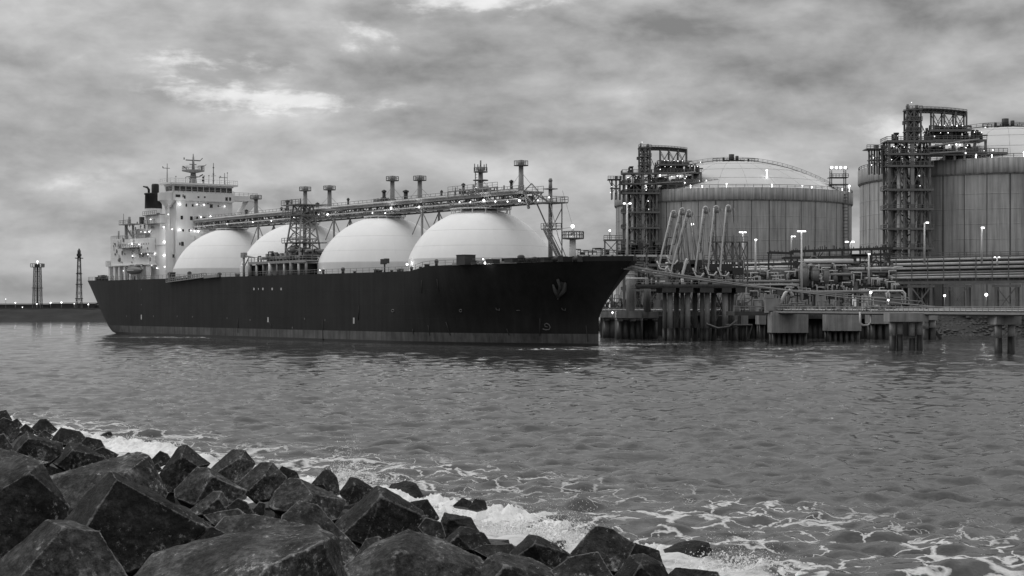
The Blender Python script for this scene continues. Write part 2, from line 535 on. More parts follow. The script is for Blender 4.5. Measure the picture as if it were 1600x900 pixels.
def foam_mounds():
    """churned white water heaped against the rocks, a height field that sinks under the sea where it thins"""
    n_u, n_v = 760, 120
    u = np.linspace(-6, 96, n_u)                      # along the shore, 0 near the camera end
    v = np.linspace(-4.5, 9, n_v)                     # offshore
    U, V = np.meshgrid(u, v, indexing='ij')
    x = 12.0 - .544 * U + .839 * V
    y = (ND - NX * 12.0) / NY + .839 * U + .544 * V
    z = np.zeros_like(x)
    peaks = [at(px, py, YY) for px, py, YY in ()]
    flat_x, flat_y = x.ravel(), y.ravel()
    hz = np.array([noise.fractal(Vector((a * .8, b * .8, 3.1)), .6, 2.1, 6) for a, b in zip(flat_x, flat_y)]).reshape(x.shape)
    fz = np.array([noise.fractal(Vector((a * 2.6, b * 2.6, 9.1)), .6, 2.1, 4) for a, b in zip(flat_x, flat_y)]).reshape(x.shape)
    big = np.array([noise.noise(Vector((a * .11, b * .11, 7.7))) for a, b in zip(flat_x, flat_y)]).reshape(x.shape)
    wid = 1.5 + 2.2 * np.clip(1 - U / 45, 0, 1) + 2.2 * big
    prof = np.exp(-((V + .5) / np.maximum(wid, .6)) ** 2)
    z = -1.0 + prof * (1.1 + .38 * hz + .45 * big) + (.16 * hz + .13 * fz) * np.clip(prof * 2, 0, 1)
    z *= 1 - .35 * np.clip(U / 90, 0, 1)
    z -= .8 * np.clip((5 - U) / 6, 0, 1)
    return sheet('sea_foam', x, y, z, FOAM)


tag(foam_mounds(), 'churned white foam heaped along the edge of the dark rocks', kind='stuff')


def spray():
    rng = random.Random(11)
    b = MB()
    for px, py, YY, hgt, wd, n in tuple((a, b_, c_, d_, e_, int(1.3 * n_)) for a, b_, c_, d_, e_, n_ in ((536, 762, 84, 2.2, 1.5, 700), (560, 752, 88, 1.0, 2.4, 300), (600, 755, 86, .7, 2.2, 250), (715, 805, 73, .9, 2.8, 420), (770, 840, 67, .9, 2.6, 420),
                                   (850, 842, 66, 1.5, 2.6, 700), (905, 842, 66, 1.4, 1.6, 420), (800, 838, 67, 1.1, 2.2, 400), (1000, 862, 62, .6, 1.0, 70), (1095, 892, 58.5, .6, 1.6, 100),
                                   (1150, 892, 58, 1.2, 2.0, 560), (1190, 895, 58, .9, 1.6, 300), (880, 860, 63, 1.0, 1.4, 300), (1150, 888, 59, .6, 1.4, 90),
                                   (410, 733, 94, .7, 2.0, 160), (235, 700, 108, .6, 2.6, 160), (205, 690, 112, .6, 2.5, 120))):
        c = at(px, py, YY)
        for i in range(n):
            h = abs(rng.gauss(0, .5)) * hgt
            s = rng.gauss(0, 1) * wd * .5 * (1 - .25 * min(1, h / hgt))
            p = Vector((c.x + s * .75 + h * .12, c.y + rng.gauss(0, .6) - s * .2, h + .05 + rng.uniform(-.1, .15)))
            r = rng.uniform(.012, .034) * YY / 60 * (1.9 if h < .45 * hgt else .8)
            a = [p + Vector((rng.uniform(-1, 1), rng.uniform(-1, 1), rng.uniform(-1, 1))).normalized() * r for _ in range(4)]
            b.add(a, [(0, 1, 2), (0, 3, 1), (1, 3, 2), (2, 3, 0)])
    return b.build('sea_spray', FOAM)


tag(spray(), 'white droplets of spray thrown up where waves hit the rocks', kind='stuff')

# ------------------------------------------------------------------ breakwater of concrete blocks
def slope_z(x, y):
    return -.175 * shore_d(x, y)


def slope_Y(px, py, dz):
    k = (px - 800) / F
    den = (py - HZ) / F - .175 * (NX * k + NY)
    return (H - .175 * ND - dz) / max(den, .012)


crest = MB(); crest.box(-160, -260, 4.0, 120, 4.5, 6.9); crest.box(-160, -140, 6.9, 120, -18, 9.5)
tag(crest.build('breakwater_crest', BED), 'dark stone crest of the breakwater on the camera side', kind='structure')
ys = np.linspace(4, 175, 150); xs_ = np.linspace(-1, 1, 120)
bx = np.where(xs_[None] < 0, xs_[None] * 78, xs_[None] * 26) + np.zeros((150, 1)); by = np.repeat(ys[:, None], 120, 1)
bz = np.minimum(slope_z(bx, by) - 1.7, 5.6)
bz += np.array([noise.noise(Vector((a * .5, b * .5, 0))) for a, b in zip(bx.ravel(), by.ravel())]).reshape(bx.shape) * .3
bz = np.maximum(bz, -4)
tag(sheet('rubble_slope', bx, by, bz, BED), 'dark rubble bed under the breakwater blocks', kind='structure')


def rock(label, pts, Y=None, dz=.45, wet=False, kind='r', thick=.8, vox=None, seed=[0], smooth=1, group=None, name='concrete_block'):
    """a solid block: the visible corners as seen from the shore at their own distances, closed behind with real depth"""
    seed[0] += 1
    cx = sum(p[0] for p in pts) / len(pts); cy = sum(p[1] for p in pts) / len(pts)
    YY = Y or slope_Y(cx, cy, dz)
    wid = (max(p[0] for p in pts) - min(p[0] for p in pts)) / F * YY
    vs = []
    T = wid * thick
    for px, py, dy in pts:
        vs.append(at(px, py, YY + dy * wid * .45))
        vs.append(at(cx + (px - cx) * .8, cy + (py - cy) * .8, YY + T) + Vector((0, 0, -.12 * wid)))
    bm = bmesh.new()
    for v in vs: bm.verts.new(v)
    r = bmesh.ops.convex_hull(bm, input=bm.verts[:])
    junk = [g for g in set(r['geom_interior'] + r['geom_unused']) if isinstance(g, bmesh.types.BMVert)]
    bmesh.ops.delete(bm, geom=junk, context='VERTS')
    me = bpy.data.meshes.new('tmp'); bm.to_mesh(me); bm.free()
    tmp = bpy.data.objects.new('tmp', me); COL.objects.link(tmp)
    md = tmp.modifiers.new('r', 'REMESH'); md.mode = 'VOXEL'; md.voxel_size = md_vox = vox or max(.018, wid / (125 if Y else 72))
    ms = tmp.modifiers.new('s', 'SMOOTH'); ms.factor = .5; ms.iterations = smooth
    dg = bpy.context.evaluated_depsgraph_get()
    me2 = bpy.data.meshes.new_from_object(tmp.evaluated_get(dg))
    bpy.data.objects.remove(tmp); bpy.data.meshes.remove(me)
    n = len(me2.vertices)
    co = np.empty(n * 3, np.float32); me2.vertices.foreach_get('co', co); co = co.reshape(-1, 3)
    no = np.empty(n * 3, np.float32); me2.vertex_normals.foreach_get('vector', no); no = no.reshape(-1, 3)
    amp = (.035 if not wet else .07) * (wid / 3) ** .5
    s0 = seed[0] * 7.3
    hh = np.array([noise.fractal(Vector((a * 1.3 + s0, b * 1.3, c * 1.3)), .7, 2.1, 5) for a, b, c in co], np.float32)
    chip = np.array([noise.noise(Vector((a * .8 + s0, b * .8 + 4, c * .8))) for a, b, c in co], np.float32)
    ev = np.empty(len(me2.edges) * 2, np.int32); me2.edges.foreach_get('vertices', ev); ev = ev.reshape(-1, 2)
    acc = np.zeros((n, 3), np.float64); cnt = np.zeros(n)
    for i_, j_ in ((0, 1), (1, 0)):
        np.add.at(acc, ev[:, i_], co[ev[:, j_]]); np.add.at(cnt, ev[:, i_], 1)
    curv = ((co - acc / np.maximum(cnt, 1)[:, None]) * no).sum(1) / md_vox
    for _ in range(2):
        a2 = np.zeros(n)
        for i_, j_ in ((0, 1), (1, 0)): np.add.at(a2, ev[:, i_], curv[ev[:, j_]])
        curv = .5 * curv + .5 * a2 / np.maximum(cnt, 1)
    me2.attributes.new('wear', 'FLOAT', 'POINT').data.foreach_set('value', (curv * 11).astype(np.float32))
    co = co + no * (amp * hh - .10 * np.clip(chip - .35, 0, 1))[:, None]
    base = Vector((co[:, 0].mean(), co[:, 1].mean(), co[:, 2].min()))
    co -= np.array(base, np.float32)
    me2.vertices.foreach_set('co', co.ravel())
    me2.polygons.foreach_set('use_smooth', np.ones(len(me2.polygons), bool))
    me2.materials.clear(); me2.materials.append(WETR if wet else ROCKM[kind])
    me2.name = name; me2.update()
    o = bpy.data.objects.new(name, me2); COL.objects.link(o)
    o.location = base
    return tag(o, label, 'concrete block' if name == 'concrete_block' else 'rock', group or 'armour blocks of the breakwater')

# ------------------------------------------------------------------ the blocks themselves (label, visible corners px, py, nearer(-)/farther(+))
BLOCKS = [
 ('big square block cut by the left edge, sloping lit top', [(-70,800,0),(-70,745,.6),(-8,716,.9),(40,711,.5),(66,722,.3),(108,792,.2),(96,850,0),(40,905,-.4),(-70,905,-.6),(4,762,-.4),(46,737,-.4)], 29, 0, 0),
 ('largest block, sharp peak and pale chamfered edges above a black front face', [(172,732,-.05),(333,818,.35),(182,748,-.3),(326,826,.1),(288,862,0),(200,894,-.4),(134,824,-.6),(96,814,.35),(112,830,-.1),(110,880,-.2)], 27, 0, 0),
 ('block at the bottom left corner with a pale left edge and speckled face', [(-60,925,.3),(-20,894,.4),(72,812,.3),(110,811,.25),(156,829,.1),(212,925,0),(99,823,-.25),(10,925,-.4),(140,945,-.4)], 21.5, 0, 0),
 ('broad flat topped slab along the bottom edge, dark broken end to its right', [(200,910,.2),(238,866,.6),(300,845,1.0),(430,822,1.25),(498,818,1.0),(526,838,.5),(550,945,.2),(503,846,-.2),(420,882,-.6),(370,945,-.9),(195,945,-.5)], 23.5, 0, 0),
 ('wide pale topped slab just behind the largest block', [(72,745,.3),(140,725,.9),(215,705,.8),(233,712,.4),(262,770,.2),(255,792,0),(165,806,-.7),(95,806,-.6),(197,737,-.45)], 34, 0, 0),
 ('upright cube standing against the foam, left of a pair of cubes', [(247,744,.2),(280,696,.2),(291,694,.2),(330,724,.4),(310,728,-.3),(284,713,-.4),(274,772,-.3),(252,764,0)], None, .6, 0),
 ('upright cube with a lit top against the water, right of a pair of cubes', [(322,738,.2),(364,701,.3),(384,702,.2),(400,724,.3),(388,740,.1),(368,755,-.3),(377,714,-.35),(336,740,-.25)], None, .6, 0),
 ('tilted cube with a mottled grey top in front of the pair of cubes', [(271,766,.1),(308,729,.4),(324,730,.3),(386,767,.4),(374,784,.2),(303,790,-.35),(318,777,-.3),(331,743,-.35),(273,778,-.1)], None, .5, 0),
 ('leaning block with a smooth lit left side beside the weathered rock', [(367,758,.1),(407,721,.4),(426,722,.3),(448,746,.3),(432,777,0),(398,784,-.2),(388,767,-.45),(413,743,-.35)], None, .7, 0),
 ('small dark block touching the foam, fifth cube along the waterline', [(430,740,.2),(440,727,.4),(464,737,.4),(469,749,.2),(440,764,-.2)], None, .4, 0),
 ('weathered rough slab sloping down to the right with a pale ledge', [(418,790,.1),(427,768,.2),(452,746,.5),(466,746,.4),(542,781,.5),(530,812,.2),(512,816,-.2),(480,804,-.5),(428,796,-.35),(488,772,-.3)], None, .7, 0),
 ('half buried block with a pale rim under the mottled cube', [(296,797,.2),(334,767,.4),(346,767,.3),(358,786,.2),(358,802,0),(314,804,-.3),(341,778,-.25),(308,806,-.3)], None, .4, 0),
 ('flat pale plank shaped stone wedged at the end of the long pale edge', [(316,804,.2),(372,794,.4),(387,805,.2),(350,828,-.2),(330,818,-.2)], None, .4, 0),
 ('low crumbled rock behind the broad flat slab', [(328,830,0),(350,808,.5),(400,802,.6),(440,810,.4),(478,822,.2),(430,845,-.5),(340,850,-.5)], None, .45, 0),
 ('streaky weathered rock running down to the middle of the bottom', [(440,806,.2),(468,782,.5),(497,788,.4),(522,830,.2),(562,860,.2),(545,885,-.3),(500,856,-.5),(436,834,-.4)], None, .45, 0),
 ('large dark cube with a lit left side in the middle of the rocks', [(518,822,.25),(572,774,.4),(590,757,.35),(603,762,.2),(662,798,.4),(665,807,.2),(655,836,.1),(570,852,-.5),(533,838,-.4),(595,776,-.45)], None, .5, 0),
 ('dark cube with a tilted top behind the large dark cube', [(530,770,.2),(547,745,.4),(557,746,.3),(586,763,.4),(580,780,0),(543,790,-.2),(554,757,-.35)], None, .5, 0),
 ('block with spray bursting from its right side', [(485,757,.2),(506,733,.4),(516,733,.4),(527,746,.3),(533,772,.1),(520,775,-.1),(505,757,-.3)], None, .4, 0),
 ('rounded weedy rock at the head of the foam', [(602,768,.2),(611,756,.4),(635,750,.5),(650,756,.3),(663,775,.1),(640,784,-.3),(618,776,-.3)], None, .4, 1),
 ('dark block sloping into the foam right of the large dark cube', [(640,784,.3),(668,779,.4),(688,810,.2),(665,816,0),(648,802,-.3)], None, .4, 0),
 ('small block with a pale top under the right corner of the large cube', [(652,824,.2),(665,808,.4),(690,816,.3),(698,838,0),(690,846,-.2),(665,838,-.3)], None, .6, 0),
 ('black wet block jutting into the white foam', [(685,822,.2),(695,801,.4),(736,809,.4),(748,830,.2),(730,840,0),(693,838,-.2),(701,812,-.15)], None, .4, 1),
 ('peaked rock below the black wet block', [(692,845,.2),(719,823,.5),(728,823,.4),(757,832,.3),(771,854,.2),(740,860,-.3),(715,837,-.25),(698,852,-.2)], None, .6, 0),
 ('broad rough rock at the bottom centre, pitted and dull', [(536,885,.2),(583,845,.6),(638,828,.9),(690,841,.8),(752,868,.5),(770,895,.2),(745,945,0),(600,945,-.8),(555,925,-.6),(620,862,-.25)], None, .4, 0),
 ('pyramid shaped rock with pale scars beside the broad slab', [(522,912,.2),(572,842,.3),(592,838,.3),(612,855,.2),(662,945,.2),(560,945,-.5),(590,872,-.4)], 31, 0, 0),
 ('low flat dark rock between the peaked rock and the dark cube', [(736,858,.2),(760,849,.5),(800,849,.5),(815,864,.2),(770,876,-.3)], None, .5, 0),
 ('black cube tilted toward the foam right of centre', [(796,864,.2),(826,835,.5),(840,836,.4),(894,867,.4),(870,886,0),(853,892,-.2),(801,874,-.2),(836,849,-.35)], None, .6, 0),
 ('smooth long slab with a lit top at the bottom, below the tilted black cube', [(725,925,.2),(760,870,.3),(778,861,.5),(830,872,.6),(905,908,.4),(895,945,0),(735,945,-.5),(790,884,-.3)], None, .45, 0),
 ('pyramid rock with white flecks at the edge of the foam', [(884,874,.2),(928,822,.4),(940,821,.4),(957,825,.4),(993,850,.3),(970,894,-.25),(930,890,-.5),(884,890,-.1)], None, .6, 0),
 ('black shoulder of rock leaning on the flecked pyramid', [(980,852,.3),(992,847,.3),(1031,860,.4),(1036,880,.1),(1000,892,-.1),(966,890,-.2)], None, .5, 0),
 ('low rock at the foot of the flecked pyramid', [(858,892,.2),(890,870,.4),(935,861,.5),(946,882,.3),(964,910,0),(880,915,-.4)], None, .8, 0),
 ('rounded dark rock at the bottom under the black shoulder', [(950,912,.2),(985,868,.4),(1005,865,.4),(1036,880,.3),(1068,945,0),(960,945,-.5),(1000,884,-.35)], None, .8, 0),
 ('flat rock at the very bottom left of the rounded dark rock', [(845,908,.2),(880,890,.5),(930,883,.6),(958,908,.2),(905,945,-.4)], None, .5, 0),
 ('wet rock streaming with white water, farthest right', [(1035,858,.3),(1060,848,.5),(1085,844,.5),(1108,847,.4),(1122,884,.1),(1098,890,-.2),(1060,880,-.4),(1042,870,-.2)], None, .1, 1),
 ('small wet rock awash beyond the flecked pyramid', [(1002,848,.3),(1028,833,.4),(1047,845,.2),(1025,854,-.2)], None, .1, 1),
 ('low rock in foam at the right end of the breakwater', [(1036,902,.2),(1055,885,.4),(1075,892,.3),(1122,892,.3),(1135,915,0),(1060,935,-.3)], None, .3, 0),
 ('left of two small weedy rocks awash in the foam', [(706,791,.2),(722,778,.4),(737,783,.3),(739,794,0)], None, .0, 1),
 ('right of two small weedy rocks awash in the foam', [(731,795,.1),(742,779,.3),(757,782,.3),(762,795,0),(745,799,-.2)], None, .0, 1),
 ('rock at the top of the row against the left edge', [(-14,655,.2),(-5,643,.4),(10,640,.4),(20,656,.1),(5,666,-.2)], None, .4, 0),
 ('small rock second from the top of the row', [(14,661,.2),(27,653,.3),(36,664,.1),(25,672,-.1)], None, .3, 0),
 ('grey rounded rock under the topmost one at the left edge', [(-15,668,.3),(5,652,.4),(28,660,.3),(33,674,.1),(20,690,-.2),(-10,694,-.2)], None, .7, 0),
 ('dark pointed rock standing out against the water far left', [(47,670,.2),(62,655,.4),(72,654,.4),(91,671,.2),(75,680,-.1),(54,677,-.2)], None, .4, 0),
 ('little dark rock between the grey rounded one and the pointed one', [(30,670,.2),(40,662,.3),(58,675,.1),(40,682,-.2)], None, .5, 0),
 ('broad dark boulder with a smooth back near the far foam', [(79,687,.2),(95,668,.4),(125,673,.4),(138,687,.1),(120,698,-.2),(90,693,-.2)], None, .4, 0),
 ('low dark boulder right of the broad smooth one', [(122,696,.1),(135,682,.3),(158,687,.2),(165,700,0),(140,704,-.2)], None, .3, 0),
 ('wet slanting rock farthest out in the far foam', [(139,686,.2),(165,675,.4),(173,674,.3),(184,691,.1),(165,695,-.1)], None, .1, 1),
 ('cube with a worn pale top edge near the left, below the pointed rock', [(18,704,.2),(30,682,.3),(43,675,.4),(99,692,.4),(101,707,.1),(78,726,-.2),(24,706,-.25),(45,684,-.35)], None, .8, 0),
 ('block with a chipped pale rim in front of the low dark boulder', [(80,722,.2),(108,691,.4),(126,692,.4),(167,715,.35),(150,730,0),(108,738,-.3),(88,727,-.2),(113,703,-.4)], None, .5, 0),
 ('thin black rock between the chipped block and the foam', [(143,706,.2),(160,698,.3),(187,710,.1),(165,720,-.2)], None, .3, 0),
 ('small stone lodged between the boulder and the worn cube', [(54,684,.2),(70,671,.3),(84,681,.1),(70,690,-.2)], None, .6, 0),
 ('dark triangular rock at the left edge above the slab', [(-20,702,.1),(-5,680,.3),(6,677,.3),(25,704,.1),(10,716,-.2)], None, .5, 0),
 ('thin tilted slab with a pale upper face at the left edge', [(-40,722,.2),(-10,697,.5),(30,711,.5),(79,722,.3),(50,732,-.2),(-20,742,-.4)], None, .45, 0),
 ('tiny dark rock poking up behind the wide pale slab', [(190,715,.2),(200,706,.3),(211,710,.2),(205,722,-.1)], None, .4, 0),
 ('dark low rock left of the upright cubes', [(232,722,.2),(250,704,.4),(262,709,.3),(269,720,.1),(245,730,-.1)], None, .4, 0),
 ('small pale stone beneath the low rock, left of the upright cubes', [(236,730,.2),(247,722,.2),(254,734,0),(242,740,-.1)], None, .7, 0),
 ('grey block tucked under the right end of the largest block', [(288,860,.2),(330,820,.4),(362,838,.3),(345,868,-.3),(298,876,-.2)], 29.5, 0, 0),
 ('dark block in the gap below the leaning block', [(350,794,.2),(372,777,.4),(386,784,.3),(398,802,.1),(375,816,-.2)], None, .5, 0),
 ('narrow standing stone with a pale left edge in the same gap', [(383,810,.2),(405,783,.3),(416,786,.2),(414,810,0),(398,816,-.2)], None, .45, 0),
]
for lab, pts, YY, dz, wet in BLOCKS:
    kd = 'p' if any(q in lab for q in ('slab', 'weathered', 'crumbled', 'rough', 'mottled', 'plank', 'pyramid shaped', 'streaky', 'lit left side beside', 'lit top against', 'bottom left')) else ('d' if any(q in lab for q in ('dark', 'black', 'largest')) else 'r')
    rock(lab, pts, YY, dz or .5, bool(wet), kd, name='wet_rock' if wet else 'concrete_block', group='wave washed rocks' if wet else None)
# low rubble between and under the blocks, one buried mass
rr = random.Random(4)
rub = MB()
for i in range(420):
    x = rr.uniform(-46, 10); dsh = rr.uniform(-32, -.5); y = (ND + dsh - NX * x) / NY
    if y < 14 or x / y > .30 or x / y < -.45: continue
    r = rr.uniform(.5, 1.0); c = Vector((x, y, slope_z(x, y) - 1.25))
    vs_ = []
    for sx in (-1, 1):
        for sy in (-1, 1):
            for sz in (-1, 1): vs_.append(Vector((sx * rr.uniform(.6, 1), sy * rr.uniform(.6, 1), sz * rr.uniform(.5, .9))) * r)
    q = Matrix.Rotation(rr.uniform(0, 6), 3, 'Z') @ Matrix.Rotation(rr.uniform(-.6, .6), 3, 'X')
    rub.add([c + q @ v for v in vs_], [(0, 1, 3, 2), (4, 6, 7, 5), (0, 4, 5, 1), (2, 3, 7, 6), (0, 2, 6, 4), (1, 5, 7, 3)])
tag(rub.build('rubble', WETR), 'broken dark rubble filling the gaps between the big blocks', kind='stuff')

# ------------------------------------------------------------------ the gas carrier (local frame: x forward from the stem, y to port, z up from the waterline)
SX, SY, STH = 19.4, 375.8, .934
SC, SS = math.cos(STH), math.sin(STH)
ship = thing('gas_carrier', 'black hulled gas carrier ship with four white dome tanks moored at the jetty', 'ship', (SX, SY, 0), -STH)
HB = 20.4                              # half beam


def S(px, py, x=None, y=None):
    """photo pixel on the ship's plane x = const or y = const -> local point"""
    k = (px - 800) / F
    if x is not None: y = (k * (SY - x * SS) - SX - x * SC) / (SS - k * SC)
    else: x = (k * (SY + y * SC) - SX - y * SS) / (SC + k * SS)
    Y = SY - x * SS + y * SC
    return Vector((x, y, H - (py - HZ) * Y / F))


def ztop(x):
    t = min(1, max(0, (x + 47) / 8.0))
    return 17.5 + 1.1 * t * t * (3 - 2 * t) + .5 * max(0, (x + 39) / 51) + 0.4 * max(0, (-225 - x) / 35)


def x_bow(z):
    return 10.6 * max(0, (z - 6.5) / 12.0) ** 1.3


def x_stern(z):
    return -248.5 - 10.5 * min(1.1, max(0, z / 17.5)) ** .42


def half(x, z):
    zt = min(1, max(0, z / 18))
    u = min(1, max(0, (x_bow(z) - x) / (60 - 6 * zt)))
    e = (1 - (1 - u) ** (1.9 + .5 * zt)) ** (1.0 - .22 * zt)
    v = min(1, max(0, (x - x_stern(z)) / (48 - 8 * zt)))
    w0 = .26 + .42 * zt ** .8
    q = w0 + (1 - w0) * (1 - (1 - v) ** 2.4)
    return HB * e * q


def hull_px(px, py):
    y = -HB
    for _ in range(14):
        p = S(px, py, y=y)
        y = .5 * y - .5 * half(p.x, p.z)
    p = S(px, py, y=y)
    return Vector((p.x, y, p.z))


def hull_band(zs, name, m):
    ns = 110
    g = [.5 - .5 * math.cos(math.pi * i / ns) for i in range(ns + 1)]
    vs, fs = [], []
    for side in (-1, 1):
        base = len(vs)
        for z in zs:
            for gi in g:
                zz = z
                x = x_stern(zz) + (x_bow(zz) - x_stern(zz)) * gi
                if z > 17: zz = ztop(x); x = x_stern(zz) + (x_bow(zz) - x_stern(zz)) * gi
                vs.append((x, side * half(x, zz), zz))
        k = ns + 1
        for i in range(len(zs) - 1):
            for j in range(ns):
                q = (base + i * k + j, base + i * k + j + 1, base + (i + 1) * k + j + 1, base + (i + 1) * k + j)
                fs.append(q if side < 0 else q[::-1])
    b = MB(); b.add(vs, fs, True)
    n = len(vs) // 2; k = ns + 1
    tv = []
    for i in range(len(zs)): tv += [vs[i * k], vs[n + i * k]]
    b.add(tv, [(2 * i, 2 * i + 2, 2 * i + 3, 2 * i + 1) for i in range(len(zs) - 1)])
    return b.build(name, m, ship)


hull = hull_band([2.9, 4.5, 6.5, 8.5, 10.5, 12.5, 14.5, 16.2, 17.5], 'hull', HULL)
hull_band([.75, 1.5, 2.9], 'boot_top', BOOT)
hull_band([-2.5, 0, .75], 'waterline_growth', WETC)
b = MB(); xs = [-258 + i * 2.0 for i in range(135)]
vs = []
for x in xs:
    z = 17.3 + (.9 if x > -43 else 0)
    hbx = max(.05, half(x, 17.3) - .12)
    vs += [(x, -hbx, z), (x, hbx, z)]
b.add(vs, [(2 * i, 2 * i + 2, 2 * i + 3, 2 * i + 1) for i in range(len(xs) - 1)])
deck = b.build('main_deck', DECKM, ship)
# pale rubbing strake of the forecastle edge
b = MB()
for i in range(10):
    xa, xb_ = -29 + i * 1.9, -27.1 + i * 1.9
    if xb_ > -9: break
    b.bar((xa, -half(xa, ztop(xa)) - .06, ztop(xa) + .12), (xb_, -half(xb_, ztop(xb_)) - .06, ztop(xb_) + .12), .22, .5)
b.build('forecastle_coaming', GREY, ship)
b = MB()
for s in (-1, 1):
    b = MB()
    for i in range(26):
        xa, xb_ = -14 + i * .99, -13.01 + i * .99
        pa = Vector((xa, s * half(xa, ztop(xa)), ztop(xa))); pb = Vector((xb_, s * half(xb_, ztop(xb_)), ztop(xb_)))
        up = Vector((0, 0, 1.05)); o_ = Vector((0, s * .12, 0))
        b.add([pa, pb, pb + up, pa + up], [(0, 1, 2, 3)]); b.add([pa - o_, pb - o_, pb + up - o_, pa + up - o_], [(3, 2, 1, 0)]); b.add([pa + up, pb + up, pb + up - o_, pa + up - o_], [(0, 1, 2, 3)])
    b.build('bow_bulwark', HULL, ship)
b = MB(); rp = [Vector((x, -half(x, ztop(x)) + .25, ztop(x))) for x in [-257 + i * 3 for i in range(82)]]
b.rail([p for p in rp if p.x < -12], 1.15, 3, .045); b.build('deck_railing', GREY, ship); b = MB()
rp2 = [Vector((p.x, -p.y, p.z)) for p in rp]
b.rail([p for p in rp2 if p.x < -12], 1.15, 3, .045)
b.build('deck_railing', GREY, ship)

# hull markings (flat paint, laid on the plating)
def patch(name, m, px, py, w, h):
    c = hull_px(px, py)
    n = 2
    vs = []
    for z in (c.z - h / 2, c.z + h / 2):
        for x in (c.x - w / 2, c.x + w / 2):
            vs.append((x, -half(x, z) - .05, z))
    b = MB(); b.add(vs, [(0, 1, 3, 2)])
    return b.build(name, m, ship)


for px in (397, 411, 425.5, 439.5): patch('hull_dot', MARK, px, 451.5, .75, .65)
patch('hull_dot', MARK, 404, 451.5, .35, .5)
for px, py, hh in ((221, 495.5, 1.5), (419, 499.5, 1.35), (553, 501, 1.5)): patch('draught_mark', MARK, px, py, .75, hh)
for px, py in ((221, 476), (221, 452), (355, 497), (476, 498), (508, 500), (240, 494), (198, 494), (277, 494), (301, 495), (391, 500), (457, 512)): patch('hull_stud', DULL, px, py, .4, .5)


def stroke(name, m, pts, w=.22):
    b = MB()
    P = [hull_px(*p) + Vector((0, -.06, 0)) for p in pts]
    b.tube(P, w / 2, 5)
    return b.build(name, m, ship)


arc = lambda cx, cy, rx, ry, a0, a1, n=9: [(cx + rx * math.cos(R(a0 + (a1 - a0) * i / n)), cy + ry * math.sin(R(a0 + (a1 - a0) * i / n))) for i in range(n + 1)]
stroke('bulbous_bow_mark', DULL, [(856, 511), (852, 510), (851.2, 507), (854, 505.2), (858, 507), (860, 511), (858.5, 515), (853, 515.5), (848.5, 514)], .25)
for cx, cy in ((720, 485.5), (614, 485.5)): stroke('load_mark_ring', DULL, arc(cx, cy, 2, 2, 0, 360), .2)
for cx, cy in ((778, 484), (881, 484)): stroke('thruster_mark', DULL, [(cx - 3, cy - 3), (cx - 2, cy), (cx + 3, cy + .8), (cx + 2.5, cy - 2)], .18)
stroke('thruster_mark', DULL, [(807, 485), (813, 485)], .16)
for x0, y0, x1, y1 in ((669, 508, 672, 524), (697, 503, 704, 524), (916, 509, 919, 534), (645, 514, 646, 522), (372, 497, 372, 520), (561, 478, 560, 500), (504, 500, 505, 532), (844, 497, 844, 524), (792, 514, 796, 524), (421, 503, 425, 511), (683, 436, 686, 456), (659, 438, 659, 458)):
    stroke('rust_streak', mat('rust_streak_paint', .05, .8, .3, 1) if 'rust_streak_paint' not in bpy.data.materials else bpy.data.materials['rust_streak_paint'], [(x0, y0), ((x0 + x1) / 2, (y0 + y1) / 2), (x1, y1)], .20)
for z_ in (6.2, 9.6, 13.0):
    b = MB(); b.tube([(x, -half(x, z_) - .01, z_) for x in [x_stern(z_) + 2 + (x_bow(z_) - x_stern(z_) - 3) * i / 60 for i in range(61)]], .016, 4, False); b.build('plate_seam', HULL, ship)
# anchor in its pocket
ap = hull_px(875, 449)
b = MB()
def hp(px, py, out=.35):
    p = hull_px(px, py); return Vector((p.x + out * .6, p.y - out, p.z))
b.tube([hp(872.5, 437), hp(876, 448), hp(873, 462)], .38, 6)
b.tube([hp(865, 445), hp(869, 455), hp(873, 463)], [.22, .5, .55], 6)
b.tube([hp(884, 442), hp(882, 455), hp(873, 463)], [.22, .5, .55], 6)
q = [hp(876, 440, .25), hp(886, 443, .25), hp(885, 455, .25), hp(878, 457, .25)]
b.add(q + [p + Vector((-.3, .5, 0)) for p in q], [(0, 1, 2, 3), (0, 4, 5, 1), (1, 5, 6, 2), (2, 6, 7, 3), (3, 7, 4, 0)])
b.tube([hp(872.5, 466), hp(873.5, 467)], .3, 6)
b.build('anchor', mat('anchor_steel', .075, .6, .4, .8), ship)

# ------------------------------------------------------------------ dome tanks
DR, DZ = 18.9, 33.1
DXS = [-45.6 - 44.3 * i for i in range(4)]
a0 = math.asin((20.6 - (DZ - DR)) / DR)
prof = [(DR * math.cos(a0 + (math.pi / 2 - a0) * i / 26), DZ - DR + DR * math.sin(a0 + (math.pi / 2 - a0) * i / 26)) for i in range(27)]
prof[-1] = (.02, DZ)
b = MB(); b.lathe(prof, (0, 0, 0), 72); dome_me = b
for i, dx in enumerate(DXS):
    if i == 0:
        d0 = b.build('tank_dome', DOMEW, ship); d0.location = (dx, 0, 0)
        s = MB(); r0 = prof[0][0]
        s.lathe([(r0 + .12, 17.2), (r0 + .12, 20.3), (r0 + .02, 20.62)], (0, 0, 0), 72); s.build('dome_skirt', DOMEG, d0)
        for z in (23.6, 27.4):
            rr_ = math.sqrt(DR ** 2 - (z - DZ + DR) ** 2); s = MB()
            s.lathe([(rr_ - .04, z - .05), (rr_ + .02, z), (rr_ - .06, z + .05)], (0, 0, 0), 72); s.build('weld_seam', DOMEG, d0)
        s = MB()
        for k in range(16):
            t = 2 * math.pi * k / 16
            s.tube([(p[0] * math.cos(t), p[0] * math.sin(t), p[1]) for p in prof[:-2:3]], .02, 4, False)
        s.build('dome_seam', DOMEW, d0)
    else:
        d = copy_tree(d0, ship); d.location = (dx, 0, 0)

